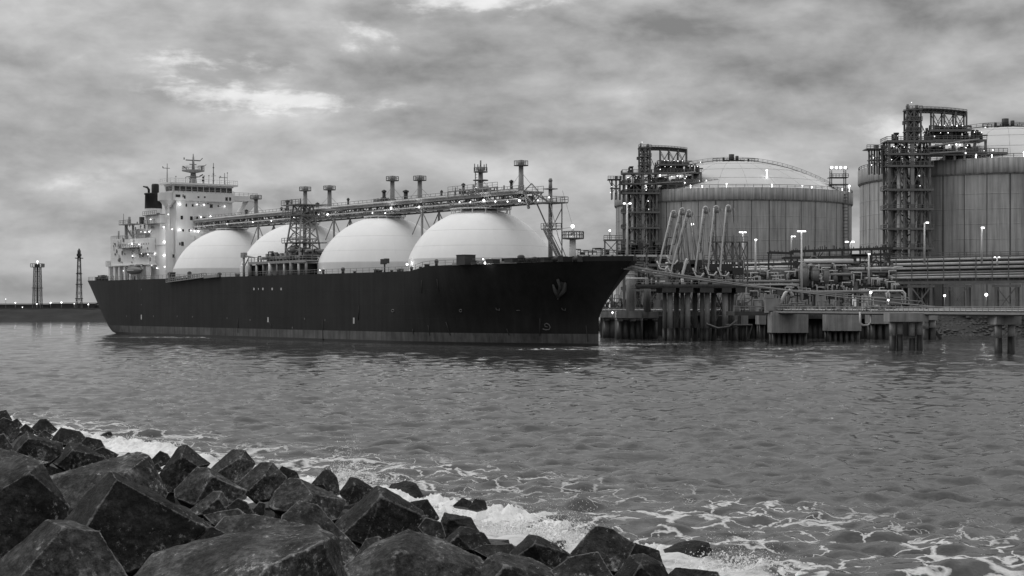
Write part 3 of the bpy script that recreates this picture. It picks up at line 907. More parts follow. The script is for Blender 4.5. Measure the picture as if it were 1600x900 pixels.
# ------------------------------------------------------------------ pipe bridge along the dome tops
rg = random.Random(3)
X0_, X1_ = -206, -24
b = MB(); b.box(X0_, -3, 35.95, X1_, 3, 36.25); b.box(X0_, -3.1, 35.6, X1_, -2.9, 36.3); b.build('catwalk_deck', GREY, ship)
b = MB(); b.rail([(X0_, -2.9, 36.3), (X1_, -2.9, 36.3)], 1.25, 2.2, .055); b.rail([(X0_, 2.9, 36.3), (X1_, 2.9, 36.3)], 1.25, 2.2, .055); b.build('catwalk_railing', GREY, ship)
b = MB()
for s in (-2.6, 2.6):
    b.bar((X0_ + 4, s, 33.5), (X1_, s, 33.5), .4)
    n = 46
    for i in range(n):
        xa = X0_ + 4 + (X1_ - X0_ - 4) * i / n; xb_ = X0_ + 4 + (X1_ - X0_ - 4) * (i + 1) / n
        b.bar((xa, s, 33.5), (xa, s, 36), .22)
        b.bar((xa, s, 33.5 if i % 2 else 36), (xb_, s, 36 if i % 2 else 33.5), .18)
b.build('truss', STEEL, ship)
for y, z, r, m in ((-3.35, 36.5, .22, PALE), (-1.3, 34.6, .42, PALE), (.5, 34.5, .5, STEEL), (1.7, 34.7, .35, GREY), (-2.2, 34.0, .2, GREY), (-3.3, 34.4, .16, PALE)):
    b = MB(); b.tube([(X0_ + 6, y, z), (X1_ - 2, y, z)], r, 8); b.build('cargo_pipe', m, ship)
b = MB()
for i in range(280):
    x = rg.uniform(X0_ + 6, X1_); y = rg.uniform(-2.8, 2.6); z = rg.uniform(33.5, 35)
    k = rg.random()
    if k < .5: b.box(x, y, z, x + rg.uniform(.3, 1.3), y + .6, z + rg.uniform(.3, 1.1))
    else: b.tube([(x, y, z), (x, y, z + rg.uniform(.6, 1.8)), (x + rg.uniform(.5, 1.6), y, z + 1)], .14, 5)
b.build('valve_gear', STEEL, ship)
# trestle legs between the domes
for i in range(5):
    x = DXS[0] + 22.15 - 44.3 * i
    if i == 0: continue
    for s in (-2.6, 2.6):
        b = MB(); b.bar((x, s, 17.3), (x, s, 33.5), .42); b.bar((x - 4.6, s, 27.6), (x, s, 33.4), .2); b.bar((x + 4.6, s, 27.6), (x, s, 33.4), .2)
        b.build('bridge_leg', GREY, ship)
for px, py in ((415, 350), (402, 345), (513, 355), (623, 352), (655, 350), (627, 330)):
    pass
# gear on each dome crown
def crown(dx, r, h, seed, parts=20):
    rg = random.Random(seed)
    b = MB(); b.lathe([(2, 32.85), (r, 32.85), (r, 33.05), (2, 33.05)], (dx, 0, 0), 40)
    for k in range(14): t = 2 * math.pi * k / 14; b.bar((dx + (r - .4) * math.cos(t), (r - .4) * math.sin(t), 29.5), (dx + (r - .4) * math.cos(t), (r - .4) * math.sin(t), 32.9), .2)
    pl = b.build('crown_platform', WHITE, ship)
    b = MB()
    pts = [(dx + r * math.cos(t), r * math.sin(t), 33.05) for t in [2 * math.pi * k / 30 for k in range(31)]]
    b.rail(pts, 1.2, 1.8, .05); b.build('platform_railing', GREY, pl)
    b = MB()
    for i in range(parts):
        t = rg.uniform(0, 6.28); q = rg.uniform(0, r - 1); x, y = dx + q * math.cos(t), q * math.sin(t)
        k = rg.random(); z0 = rg.choice((33.1, 36.3, 36.3))
        hh = rg.uniform(.6, h)
        if k < .35: b.box(x, y, z0, x + rg.uniform(.4, 1.6), y + rg.uniform(.4, 1.2), z0 + hh * .7)
        elif k < .7: b.cyl((x, y, z0), (x, y, z0 + hh), rg.uniform(.12, .4), n=7)
        else: b.tube([(x, y, z0), (x, y, z0 + hh), (x + rg.uniform(-2.5, 2.5), y, z0 + hh), (x + 1, y + 1, z0)], .16, 6)
    b.build('crown_pipework', STEEL, pl)


crown(DXS[0], 7.6, 2.6, 1, 60); crown(DXS[1], 5.6, 2.2, 2, 34); crown(DXS[2], 5, 1.6, 3, 22); crown(DXS[3], 5, 1.2, 4, 16)
b = MB()
for k in range(9): b.box(DXS[0] - 8 + k * 2, -3, 36.25, DXS[0] - 6.2 + k * 2, 3, 36.5)
b.rail([(DXS[0] - 9, -3.6, 37.6), (DXS[0] + 12, -3.6, 37.6)], 1.2, 2, .05)
b.bar((DXS[0] - 9, -3.6, 37.6), (DXS[0] + 12, -3.6, 37.6), .3); b.bar((DXS[0] - 9, 3.6, 37.6), (DXS[0] + 12, 3.6, 37.6), .3)
for k in range(8): b.bar((DXS[0] - 9 + 3 * k, -3.6, 36.3), (DXS[0] - 9 + 3 * k, -3.6, 37.6), .25)
b.build('upper_platform', GREY, ship)
# dark standing pieces on the bridge: ventilators and a lookout post
for px, py, hh, rr_ in ((449, 331, 3.2, .45), (496, 333, 1.6, .4), (600, 319, 3.2, .45), (634, 319, 2.6, .55), (544, 326, 2.0, .28), (724, 308, 2.8, .35), (799, 304, 2.4, .35), (440, 336, 1.3, .3), (385, 342, 1.6, .4), (448, 336, 1.0, .5), (690, 312, 1.6, .25)):
    p = S(px, py, y=-1.5); b = MB()
    b.cyl((p.x, p.y, 36.2), (p.x, p.y, 36.2 + hh), rr_, n=8); b.lathe([(rr_ * 1.5, 36.2 + hh), (rr_ * 1.5, 36.6 + hh), (.05, 36.9 + hh)], (p.x, p.y, 0), 8)
    b.build('ventilator', DARK, ship)


def vent_mast(x, z1, kind=0, z0=33.3, y=0):
    b = MB(); b.cyl((x, y, z0), (x, y, z1 - .9), .68, .56, 10)
    v = b.build('vent_mast', GREY, ship)
    b = MB(); b.lathe([(.3, z1 - 1.1), (1.75, z1 - .95), (1.75, z1 - .75), (.3, z1 - .75)], (x, y, 0), 16)
    pts = [(x + 1.7 * math.cos(t), y + 1.7 * math.sin(t), z1 - .75) for t in [2 * math.pi * k / 10 for k in range(11)]]
    b.rail(pts, .95, 1.4, .05, True); b.build('mast_platform', STEEL, v)
    b = MB(); b.cyl((x, y, z1 - .9), (x, y, z1 + .05), .75, .85, 10); b.lathe([(.85, z1 + .05), (.75, z1 + .35), (.05, z1 + .5)], (x, y, 0), 10)
    b.build('vent_head', GREY, v)
    b = MB()
    for t in (0.6, 2.7, 4.8): b.tube([(x + .5 * math.cos(t), y + .5 * math.sin(t), z1 - 3), (x + 4 * math.cos(t), y + 4 * math.sin(t), z0 + 3)], .045, 4)
    b.build('stay_wire', GREY, v)
    if kind == 1:
        b = MB(); b.lathe([(.3, z1 - 3.1), (1.9, z1 - 3.0), (1.9, z1 - 2.8), (.3, z1 - 2.8)], (x, y, 0), 12)
        for s in (-1.4, 1.4): b.bar((x + s, y - .6, z0 + 4), (x + s, y - .6, z1 - .5), .16)
        for k in range(9): b.bar((x - 1.4, y - .6, z0 + 4 + k * .7), (x - .6, y - .6, z0 + 4 + k * .7), .09)
        for t in range(5): b.cyl((x + 1.5 * math.cos(t * 1.3), y + 1.5 * math.sin(t * 1.3), z1 - .6), (x + 1.5 * math.cos(t * 1.3), y + 1.5 * math.sin(t * 1.3), z1 + .9 + .3 * (t % 2)), .14, n=5)
        b.cyl((x, y, z1), (x, y, z1 + 2.0), .2, n=6)
        b.build('mast_ladder', STEEL, v)


for x, z1, k in ((-162.7, 42.4, 0), (-132.7, 43.2, 0), (-118.9, 42.7, 0), (-86.0, 43.3, 0), (-72.8, 42.6, 0), (-45.6, 43.0, 1), (-29.0, 43.5, 0)):
    vent_mast(x, z1, k)

# ------------------------------------------------------------------ forward truss mast with its ladder down dome one
mx = -17.6
fm = MB(); fm.cyl((mx, 0, 18), (mx, 0, 36.5), .55, .45, 10); fm.cyl((mx, 0, 36.5), (mx, 0, 38.2), .45, .4, 8); fm.cyl((mx, 0, 38.2), (mx, 0, 38.9), .55, .3, 8)
fore = fm.build('fore_mast', GREY, ship)
for z, r in ((33.0, 3.3), (26.9, 2.0)):
    b = MB()
    b.box(mx - r * .75, -r * .8, z, mx + r, r * .8, z + .28)
    b.rail([(mx - r * .75, -r * .8, z + .28), (mx + r, -r * .8, z + .28), (mx + r, r * .8, z + .28), (mx - r * .75, r * .8, z + .28)], 1.2, 1.6, .06)
    b.build('mast_platform', STEEL, fore)
b = MB(); b.box(mx - 1.2, -1.2, 36.3, mx + 1.2, 1.2, 36.5)
b.build('mast_platform', STEEL, fore)
b = MB()
for dx_, dy_ in ((1.9, -1.9), (1.9, 1.9)):
    b.bar((mx + dx_, dy_, 18), (mx + dx_, dy_, 33), .2)
b.bar((mx + .4, 0, 30), (mx + 3.4, -2.6, 33), .28); b.bar((mx + .4, 0, 27), (mx + 2, 1.9, 32), .2); b.bar((mx, 0, 24), (mx + 2, -1.9, 29), .2)
b.bar((-21.5, -2.5, 35.8), (mx - .5, -.5, 27.5), .26); b.bar((-24, -2.8, 36.2), (-21.5, -2.5, 37.8), .18); b.bar((-21.5, -2.5, 37.8), (-17.8, -.6, 33.2), .18)
b.bar((-25, 0, 36.2), (mx, 0, 33.2), .35); b.bar((-25, -2.6, 36.2), (mx - 3, -3, 33.2), .3); b.bar((-24, -2.6, 36), (-22.5, -2.6, 32), .5)
b.build('mast_brace', STEEL, fore)
b = MB()
for dy_ in (-3.2, -2.1):
    b.bar((mx + 1.5, dy_, 27), (-9.5, dy_, 18.4), .32)
    b.bar((mx + 1.5, dy_, 28.2), (-9.5, dy_, 19.6), .14)
for k in range(16): p = Vector((mx + 1.5, -3.2, 27)).lerp(Vector((-9.5, -3.2, 18.4)), k / 16); b.bar(p, p + Vector((0, 1.1, 0)), .12); b.bar(p, p + Vector((0, 0, 1.2)), .1)
b.build('inclined_ladder', STEEL, fore)
b = MB(); b.tube([(mx + 3, -2.4, 32.8), (mx + 6, -2.4, 25), (-8, -2.4, 19)], .1, 5); b.tube([(mx + 4, 0, 27), (-9.5, 0, 27.2)], .05, 4); b.tube([(mx + 2, 2, 36), (-9.3, 0, 27.4)], .05, 4)
b.build('stay_wire', GREY, fore)
# bow light mast
bx_ = -9.3
b = MB(); b.cyl((bx_, 0, 18), (bx_, 0, 25.2), .85, .7, 12); bm_ = b.build('bow_mast', WHITE, ship)
b = MB(); b.lathe([(.4, 24.3), (2.6, 24.5), (2.6, 24.75), (.4, 24.75)], (bx_, 0, 0), 18)
b.rail([(bx_ + 2.5 * math.cos(t), 2.5 * math.sin(t), 24.75) for t in [2 * math.pi * k / 12 for k in range(13)]], 1.4, 1.4, .1)
b.build('mast_platform', STEEL, bm_)
b = MB(); b.cyl((bx_, 0, 25.2), (bx_, 0, 27), .25, .2, 8); b.build('lamp_post', GREY, bm_)
b = MB(); b.ball((bx_, 0, 27.4), .4); b.build('mast_lamp', FLOOD, bm_)

# ------------------------------------------------------------------ cargo manifold: platform, pipes and lattice tower on the starboard side
mf0, mf1 = -129.5, -97
b = MB(); b.box(mf0, -20.0, 21.0, mf1, -11, 21.35); b.box(mf0, -20.1, 20.7, mf1, -19.9, 21.4); man = b.build('manifold_platform', GREY, ship)
b = MB(); b.rail([(mf0, -19.9, 21.4), (mf1, -19.9, 21.4), (mf1, -11, 21.4)], 1.2, 1.8, .07); b.build('platform_railing', GREY, man)
for i in range(9):
    b = MB(); x = mf0 + .5 + (mf1 - mf0 - 1) * i / 8
    b.cyl((x, -19.6, 17.3), (x, -19.6, 21), .35 if i % 3 else .6, n=8); b.build('platform_leg', WHITE if i % 2 else GREY, man)
rg = random.Random(8)
for i in range(9):
    x = mf0 + 7 + i * 2.7; b = MB(); m = rg.choice((STEEL, GREY, STEEL, DARK))
    h_ = rg.uniform(22.6, 24.3)
    b.tube([(x, -19.4, 22.3), (x, -17, 22.3), (x, -16, h_), (x, -6, h_)], .42, 8)
    b.lathe([(.05, 0), (.75, 0), (.75, .3), (.05, .3)], (x, -18.6, 22.1), 10); b.box(x - .5, -18, 22.3, x + .5, -17.2, 23.6)
    b.build('manifold_pipe', m, man)
b = MB()
for i in range(46):
    x = rg.uniform(mf0 + 1, mf1 - 1); y = rg.uniform(-18.5, -12); z = 21.4; h_ = rg.uniform(.6, 3.2)
    if rg.random() < .5: b.box(x, y, z, x + rg.uniform(.4, 1.8), y + 1, z + h_ * .7)
    else: b.tube([(x, y, z), (x, y, z + h_), (x + rg.uniform(-3, 3), y, z + h_)], .2, 6)
b.build('valve_gear', DARK, man)
b = MB(); b.box(mf0 + .5, -19, 17.3, mf0 + 3, -12, 20.5); b.build('valve_house', DARK, man); b = MB(); b.box(mf1 - 14, -18, 17.3, mf1 - 3, -12, 20.6); b.build('valve_house', DARK, man)
# hose crane left of the platform
b = MB(); p = S(381, 420, y=-19); b.cyl((p.x, p.y, 17.3), (p.x, p.y, 23.6), .35, n=8); b.bar((p.x, p.y, 23.4), (p.x + 6.5, p.y, 22.6), .35); b.bar((p.x - 1, p.y, 21), (p.x + 1, p.y, 21), .3)
b.bar((p.x, p.y, 20), (p.x + 3, p.y, 22.8), .25); b.box(p.x - .8, p.y - .6, 22.8, p.x + .9, p.y + .6, 24.2)
b.build('hose_crane', GREY, ship)
# lattice tower
tx0, tx1, ty0, ty1 = -113.5, -105.0, -17.5, -10.5
b = MB(); legs = []
tw = b
def tpt(i, t):
    q = ((tx0, ty0), (tx1, ty0), (tx1, ty1), (tx0, ty1))[i]
    c = ((tx0 + tx1) / 2 + .5, (ty0 + ty1) / 2)
    k = 1 - .5 * t
    return Vector((c[0] + (q[0] - c[0]) * k, c[1] + (q[1] - c[1]) * k, 21.3 + 15.2 * t))
tower = None
for i in range(4):
    b = MB(); b.bar(tpt(i, 0), tpt(i, 1), .36)
    if tower is None: tower = b.build('lattice_tower', GREY, ship)
    else: b.build('tower_leg', GREY, tower)
b = MB(); n = 5
for k in range(n + 1):
    for i in range(4):
        b.bar(tpt(i, k / n), tpt((i + 1) % 4, k / n), .24)
        if k < n: b.bar(tpt(i, k / n), tpt((i + 1) % 4, (k + 1) / n), .18); b.bar(tpt((i + 1) % 4, k / n), tpt(i, (k + 1) / n), .14)
b.build('tower_bracing', GREY, tower)
b = MB(); b.cyl((-108.4, -14, 21.4), (-108.4, -14, 36), .4, n=8); b.cyl((-107.2, -13, 21.4), (-107.2, -13, 36), .3, n=8); b.tube([(-111, -15, 22), (-111, -15, 34), (-107, -8, 35.5), (-106, -3, 35.2)], .25, 7)
b.build('riser_pipe', GREY, tower)
b = MB()
for z, e in ((26.2, 1.4), (33.6, 1.2), (36.4, 1.5)):
    b.box(tx0 + 1 - e, ty0 + 1 - e, z, tx1 - 1 + e, ty1 + e, z + .22)
    b.rail([(tx0 + 1 - e, ty0 + 1 - e, z + .2), (tx1 - 1 + e, ty0 + 1 - e, z + .2)], 1.2, 1.5, .07)
b.box(-113, -16, 23, -108, -13, 24.4); b.cyl((-110.5, -16.4, 24.6), (-107.5, -16.4, 24.6), 1.0, n=12)
for s in (0, 1): b.cyl((-112 + s * 5, -16, 36.6), (-112 + s * 5, -16, 38.2), .25, n=6)
b.tube([(-112, -18, 20), (-113.4, -17, 26), (-111, -16, 29)], .18, 5); b.tube([(-97, -18, 21.4), (-97, -18, 27)], .15, 5)
b.build('tower_platform', STEEL, tower)

# ------------------------------------------------------------------ deck fittings
def fit(name, m, px, py, w, h, d=1.2, y=None, kind='box'):
    yy = y if y is not None else -HB + 1.2
    p = S(px, py, y=yy); z0 = ztop(p.x) - .15
    b = MB(); k = F / (SY - p.x * SS + yy * SC)
    W = w / k / SC / 1.25; hh = h / k
    if kind == 'box': b.box(p.x - W / 2, yy - d / 2, z0, p.x + W / 2, yy + d / 2, z0 + hh); b.box(p.x - W / 2 - .1, yy - d / 2 - .1, z0 + hh, p.x + W / 2 + .1, yy + d / 2 + .1, z0 + hh + .12)
    elif kind == 'vent': b.cyl((p.x, yy, z0), (p.x, yy, z0 + hh * .6), W * .36, n=10); b.lathe([(W * .5, z0 + hh * .55), (W * .5, z0 + hh * .85), (W * .3, z0 + hh), (.02, z0 + hh * 1.03)], (p.x, yy, 0), 10)
    elif kind == 'drum': b.tube([(p.x - W / 2, yy, z0 + hh * .55), (p.x + W / 2, yy, z0 + hh * .55)], hh * .5, 12); b.box(p.x - W / 2 - .15, yy - hh * .5, z0, p.x - W / 2, yy + hh * .5, z0 + hh); b.box(p.x + W / 2, yy - hh * .5, z0, p.x + W / 2 + .15, yy + hh * .5, z0 + hh)
    return b.build(name, m, ship)


b_ = fit('deck_store', DARK, 728, 419, 17, 15, 3); 
fit('hatch', DARK, 746, 417, 11, 5, 2); fit('hatch', DARK, 770, 416, 14, 6, 2)
fit('deck_store', DARK, 800, 413, 16, 6, 2)
fit('ventilator', DARK, 814, 412, 9, 11, 2, None, 'vent'); fit('ventilator', DARK, 826, 411, 8, 6, 2, None, 'vent'); fit('ventilator', DARK, 835, 411, 7, 7, 2, None, 'vent')
fit('mooring_winch', DARK, 871, 409, 10, 9, 2, -13, 'drum'); fit('mooring_winch', DARK, 902, 408, 9, 9, 2, -9, 'drum'); fit('hatch', DARK, 853, 409, 7, 5, 2, -14)
for px, w, h in ((682, 5, 11), (667, 3, 4), (657, 4, 5), (643, 4, 8), (627, 3, 5), (622, 4, 6), (594, 6, 5), (588, 3, 5), (536, 5, 10), (505, 4, 8), (343, 5, 8), (372, 4, 6), (296, 5, 11), (265, 5, 11), (271, 3, 10), (554, 4, 4), (371, 3, 5), (612, 4, 4)):
    fit('deck_vent', DARK if rg.random() < .7 else STEEL, px, 420, w, h, 1, None, 'vent' if w > 3 else 'box')
for px, w, h in ((160, 10, 9), (154, 4, 6), (171, 9, 8), (176, 5, 8), (190, 5, 6), (210, 9, 7)):
    fit('stern_winch', DARK, px, 432, w, h, 2, -12, 'drum' if w > 8 else 'box')
# signal searchlight on a post amidships
p = S(601, 425, y=-18); b = MB(); b.cyl((p.x, p.y, 17.3), (p.x, p.y, 19.6), .22, n=6); b.box(p.x - 1.2, p.y - .5, 19.5, p.x + .3, p.y + .5, 20.8); b.box(p.x + .4, p.y - .5, 19.7, p.x + 1.4, p.y + .5, 20.9); b.build('searchlight', DARK, ship)
# accommodation ladder hanging outboard
pa, pb = S(261, 441, y=-HB - .8), S(320, 433, y=-HB - .8)
b = MB(); b.bar(pa, pb, .9, .25); b.rail([pa + Vector((0, -.35, 0)), pb + Vector((0, -.35, 0))], 1.15, 1.5, .1); b.rail([pa + Vector((0, .4, 0)), pb + Vector((0, .4, 0))], 1.15, 3, .07)
b.bar(pb, pb + Vector((8, .2, .3)), .8, .8); b.bar(pa + Vector((0, .5, 0)), pa + Vector((0, .8, 3)), .3)
b.build('accommodation_ladder', GREY, ship)
# stern and bow flagstaffs
b = MB(); b.cyl((-256.5, -5, 18), (-256.5, -5, 21), .09, n=5); b.build('flagstaff', GREY, ship)
b = MB(); b.cyl((9.5, 0, 18.6), (9.5, 0, 21.5), .1, n=5); b.build('flagstaff', GREY, ship)
# windlass deck gear at the bow
b = MB()
for i, (x, y) in enumerate(((-4, -5), (-3, 3), (1, -3), (3, 2), (-7, 6), (5, -1))):
    b.tube([(x, y - 1.2, 19.4), (x, y + 1.2, 19.4)], .85, 10); b.box(x - .8, y - 1.6, 18.1, x + .8, y - 1.3, 20.3); b.box(x - .8, y + 1.3, 18.1, x + .8, y + 1.6, 20.2)
b.build('windlass', DARK, ship)

# ------------------------------------------------------------------ superstructure
xf = -199.0
b = MB(); b.box(-204.5, -9.0, 17.3, xf, 10.6, 43.3); b.box(-204.55, -9.06, 30.2, xf + .06, 10.66, 30.34); b.box(-204.55, -9.06, 37.0, xf + .06, 10.66, 37.12)
acc = b.build('accommodation_block', WHITE, ship)


def window(px, py, w, h, parent, x=None, y=None, m=GLASS, name='window'):
    p = S(px, py, x=x, y=y); b = MB()
    if x is not None: b.box(p.x, p.y - w / 2, p.z - h / 2, p.x + .08, p.y + w / 2, p.z + h / 2)
    else: b.box(p.x - w / 2, p.y - .08, p.z - h / 2, p.x + w / 2, p.y, p.z + h / 2)
    return b.build(name, m, parent)


for px, py, w, h in ((291, 320.5, .5, 1), (330, 322, 1.0, 1.1), (284, 340, .8, 1.2), (299, 341, .9, 1.2), (308, 341, .8, 1.1), (285, 381, .9, 1.3), (281, 381, .4, .9), (271, 400, .7, 1.1), (301, 321, .6, .8), (341, 322, .5, .5), (319, 341, .7, .9), (325, 318, .5, .4), (296, 360, .6, .8), (286, 360, .5, .7)):
    window(px, py, w, h, acc, x=xf)
# casing and after house
b = MB(); b.box(-216, -12.0, 17.3, -204.52, 12.0, 38.2); b.box(-204.5, -12.0, 17.3, -200.5, -9.05, 33.6); b.box(-228, -10, 31.4, -216.02, 10, 34.5); b.box(-216.1, -12.3, 28.6, -200.4, -9.3, 28.75)
cas = b.build('engine_casing', WHITE, ship)
b = MB(); b.box(-238.5, -14.2, 22.6, -229.02, 14.2, 31.3); b.box(-229.02, -14.2, 22.6, -208, -12.05, 31.0); b.box(-240, -15.2, 22.3, -207, 15.2, 22.58); b.box(-240.2, -15.3, 22.6, -238.6, -13, 24.2)
aft = b.build('after_house', WHITE, ship)
for i, x in enumerate((-238.3, -234, -230.4, -226, -221.5, -216.5, -212, -208.5)):
    b = MB(); b.box(x - .6, -14.8, 17.3, x + .6, -13.6, 22.3); b.build('house_pillar', WHITE, aft)
b = MB(); b.box(-237, -11, 17.3, -208, 11, 22.28); b.build('poop_house', WHITE, aft)
for x in (-236, -231.5, -224, -218, -213): 
    b = MB(); b.box(x - .5, -11.08, 17.6, x + .5, -11.0, 19.8); b.build('door', DARK, aft)
b = MB(); b.rail([(-238.4, -14.1, 31.3), (-208, -14.1, 31.1)], 1.1, 1.6, .06); b.rail([(-238.4, -14.1, 31.3), (-238.4, 14, 31.3)], 1.1, 2, .05); b.build('house_railing', GREY, aft)
b = MB()
for x0, x1, z, y1 in ((-222, -212, 32.4, -13.2), (-229, -215, 28.0, -14.9), (-216, -207, 26.0, -14.9), (-216, -205.5, 38.3, -12.0), (-214, -204.5, 35.4, -12.6)):
    b.box(x0, y1 - .9, z, x1, y1 + 2.2, z + .2); b.rail([(x0, y1 - .85, z + .2), (x1, y1 - .85, z + .2)], 1.1, 1.5, .06)
b.build('side_gallery', GREY, cas)
b = MB(); rg = random.Random(21)
for i in range(60):
    x = rg.uniform(-236, -207); y = -14.3 if x < -229 or rg.random() < .5 else -12.35; z = rg.uniform(23.2, 30.5) if y < -14 else rg.uniform(32.6, 36)
    if rg.random() < .6: b.box(x, y - .15, z, x + rg.uniform(.2, .8), y, z + rg.uniform(.3, 1.3))
    else: b.tube([(x, y - .12, z), (x, y - .12, z + rg.uniform(1, 3))], .07, 5)
b.build('deckhouse_fittings', STEEL, aft)
for i in range(16):
    x = -236 + i * 1.85
    b = MB(); b.box(x - .22, -14.29, 28.8, x + .22, -14.21, 29.4); b.build('porthole', GREY, aft)
# stores crane on the after house
b = MB(); b.bar((-232, -11.5, 31.3), (-232, -11.5, 36), .8); b.bar((-226.5, -11.5, 31.3), (-226.5, -11.5, 36), .6); b.box(-233.5, -13.5, 35.9, -224, -9.5, 36.2); b.bar((-231.6, -11.5, 34.8), (-227.5, -11.5, 32), .4)
b.rail([(-233.4, -13.4, 36.2), (-224, -13.4, 36.2)], 1.2, 1.4, .07); b.cyl((-229.5, -11.5, 36.2), (-229.5, -11.5, 38.6), .45, n=8); b.cyl((-233, -12, 36.2), (-233, -12, 39.8), .12, n=5)
b.cyl((-237, -12, 31.3), (-237, -12, 34.2), .3, n=6)
b.build('stores_gantry', GREY, ship)
# funnel
b = MB(); b.lathe([(2.95, 31.3), (2.85, 42.0)], (-236, 0, 0), 28); b.box(-240, -4, 31.32, -229.1, 5, 36.6); fb = b.build('funnel_base', WHITE, ship)
b = MB(); b.lathe([(2.9, 42.0), (2.8, 46.6), (3.05, 46.7), (3.05, 47.2), (.1, 47.2)], (-236, 0, 0), 32); fun = b.build('funnel', BLACKP, ship)
b = MB(); b.lathe([(1.25, 47.0), (1.25, 49.9), (1.05, 50.3), (.1, 50.3)], (-235.0, .2, 0), 16); b.build('exhaust_pipe', BLACKP, fun)
b = MB(); b.tube([(-236.6, -1.4, 47), (-236.6, -1.4, 48.4), (-237, -1.8, 49.2), (-238, -2.8, 49.5)], [.42, .42, .36, .22], 8); b.build('exhaust_pipe', BLACKP, fun)
b = MB(); b.box(-229.5, -3, 38.2, -225, 0, 38.5); b.cyl((-229, -1.5, 38.5), (-229, -1.5, 40.2), .6, n=8); b.box(-239.4, -3.6, 36.7, -237.9, -2.4, 39.2); b.box(-226, -8, 34.5, -219, -5, 36.4); b.build('casing_vents', DARK, cas)
# bridge
b = MB()
b.box(-206.5, -10.0, 42.6, xf + 1.2, 10.62, 45.1)
b.lathe([(3.4, 42.62), (3.4, 45.08)], (-203.0, -9.8, 0), 20, True, math.pi, 2 * math.pi)
b.lathe([(3.4, 45.08), (.02, 45.08)], (-203, -9.8, 0), 20, False, math.pi, 2 * math.pi); b.lathe([(.02, 42.62), (3.4, 42.62)], (-203, -9.8, 0), 20, False, math.pi, 2 * math.pi)
b.box(-205, 10.62, 43.3, -200.5, 20.6, 45.0)
br = b.build('bridge', WHITE, ship)
b = MB(); pts = [(-208, 20.4), (-200.5, 20.4)]
for x in (-204.9, -200.6):
    b.add([(x, 20.4, 43.3), (x, 17.4, 43.3), (x, 13.0, 36.8), (x, 15.4, 36.8)], [(0, 1, 2, 3)])
b.add([(-204.9, 20.4, 43.3), (-200.6, 20.4, 43.3), (-200.6, 15.4, 36.8), (-204.9, 15.4, 36.8)], [(0, 1, 2, 3)])
b.add([(-204.9, 17.4, 43.3), (-200.6, 17.4, 43.3), (-200.6, 13, 36.8), (-204.9, 13, 36.8)], [(3, 2, 1, 0)])
b.box(-205, 10.6, 36.2, -200.5, 15.6, 36.9)
b.build('wing_strut', WHITE, br)
b = MB(); b.lathe([(3.0, 42.58), (1.7, 41.3), (1.2, 40.6)], (-203, -9.8, 0), 18, True, math.pi * .9, 2.1 * math.pi)
for t in (-.6, .5, 1.5): b.bar((-203 + 1.1 * t, -10.6, 42.4), (-203 + .9 * t, -10.2, 33.6), .3)
b.bar((-204, -10.6, 42), (-201.6, -10.2, 36), .2); b.bar((-201.6, -10.6, 42), (-204, -10.2, 36), .2)
b.build('wing_strut', WHITE, br)
b = MB(); b.box(-205.5, -10.2, 45.1, xf, 11, 45.55); b.box(-205.5, -10.2, 47.3, xf, 11, 47.75); b.box(-205.6, -9.9, 45.5, xf - .35, 10.7, 47.35); wh = b.build('wheelhouse', WHITE, ship)
b = MB(); b.box(-206.5, -11.6, 47.75, xf + .9, 12.2, 48.3)
b.rail([(-206.5, -11.5, 48.3), (xf + .8, -11.5, 48.3), (xf + .8, 12.1, 48.3), (-206.5, 12.1, 48.3)], 1.25, 1.5, .05); b.build('monkey_island', WHITE, wh)
for i in range(10):
    y0 = -9.7 + i * 2.04; b = MB(); b.box(xf - .33, y0 + .18, 45.75, xf - .24, y0 + 1.9, 47.15); b.build('bridge_window', GLASS, wh)
for i in range(2):
    x0 = -204.6 + i * 2.4; b = MB(); b.box(x0, -10.0, 45.75, x0 + 1.9, -9.91, 47.15); b.build('bridge_window', GLASS, wh)
for px, py, w, h in ((278, 306, 1.6, .8), (288.5, 308, .5, 1.0), (310, 308, .6, .5), (320, 308, .5, .5), (354, 311, .8, 1.1), (359.5, 311, .7, 1.1), (286, 306, .3, .9)):
    window(px, py, w, h, br, x=xf + 1.2)
b = MB(); b.rail([(xf + 1.1, -12, 45.1), (xf + 1.1, 10.6, 45.1)], 1, 1.6, .04); b.rail([(-200.6, 10.6, 45), (-200.6, 20.5, 45)], 1, 1.6, .05); b.build('bridge_railing', GREY, br)
# radar mast and aerials
mz = 48.3
b = MB(); b.cyl((-205, -.3, mz), (-205, -.3, 52.2), 1.25, .8, 12); b.cyl((-205, -.3, 52.2), (-205, -.3, 57.3), .55, .3, 8); b.cyl((-205, -.3, 57.3), (-205, -.3, 58.2), .15, n=6)
rm = b.build('radar_mast', GREY, ship)
b = MB(); b.lathe([(.8, 52), (3.6, 52.6), (3.6, 52.9), (.6, 52.9)], (-205, -.3, 0), 16); b.rail([(-205 + 3.5 * math.cos(t), -.3 + 3.5 * math.sin(t), 52.9) for t in [k * math.pi / 6 for k in range(13)]], 1.1, 1.6, .06); b.box(-206.5, -2.1, 50.7, -203.5, 1.5, 50.9); b.build('mast_platform', GREY, rm)
b = MB()
for y0, y1, z, r in ((-2.6, 2.4, 56.1, .16), (-1.3, 1.1, 54.8, .12)): b.bar((-205, y0 - .3, z), (-205, y1 - .3, z), r * 2)
b.bar((-205, 2.1, 56.1), (-205, 3, 57), .2); b.cyl((-205, -3.5, 56.2), (-205, -3.5, 56.9), .2, n=6); b.bar((-205, -4, 54.1), (-205, -2.8, 53.4), .25); b.bar((-205, -2.8, 53.4), (-205, -2.8, 52.8), .2)
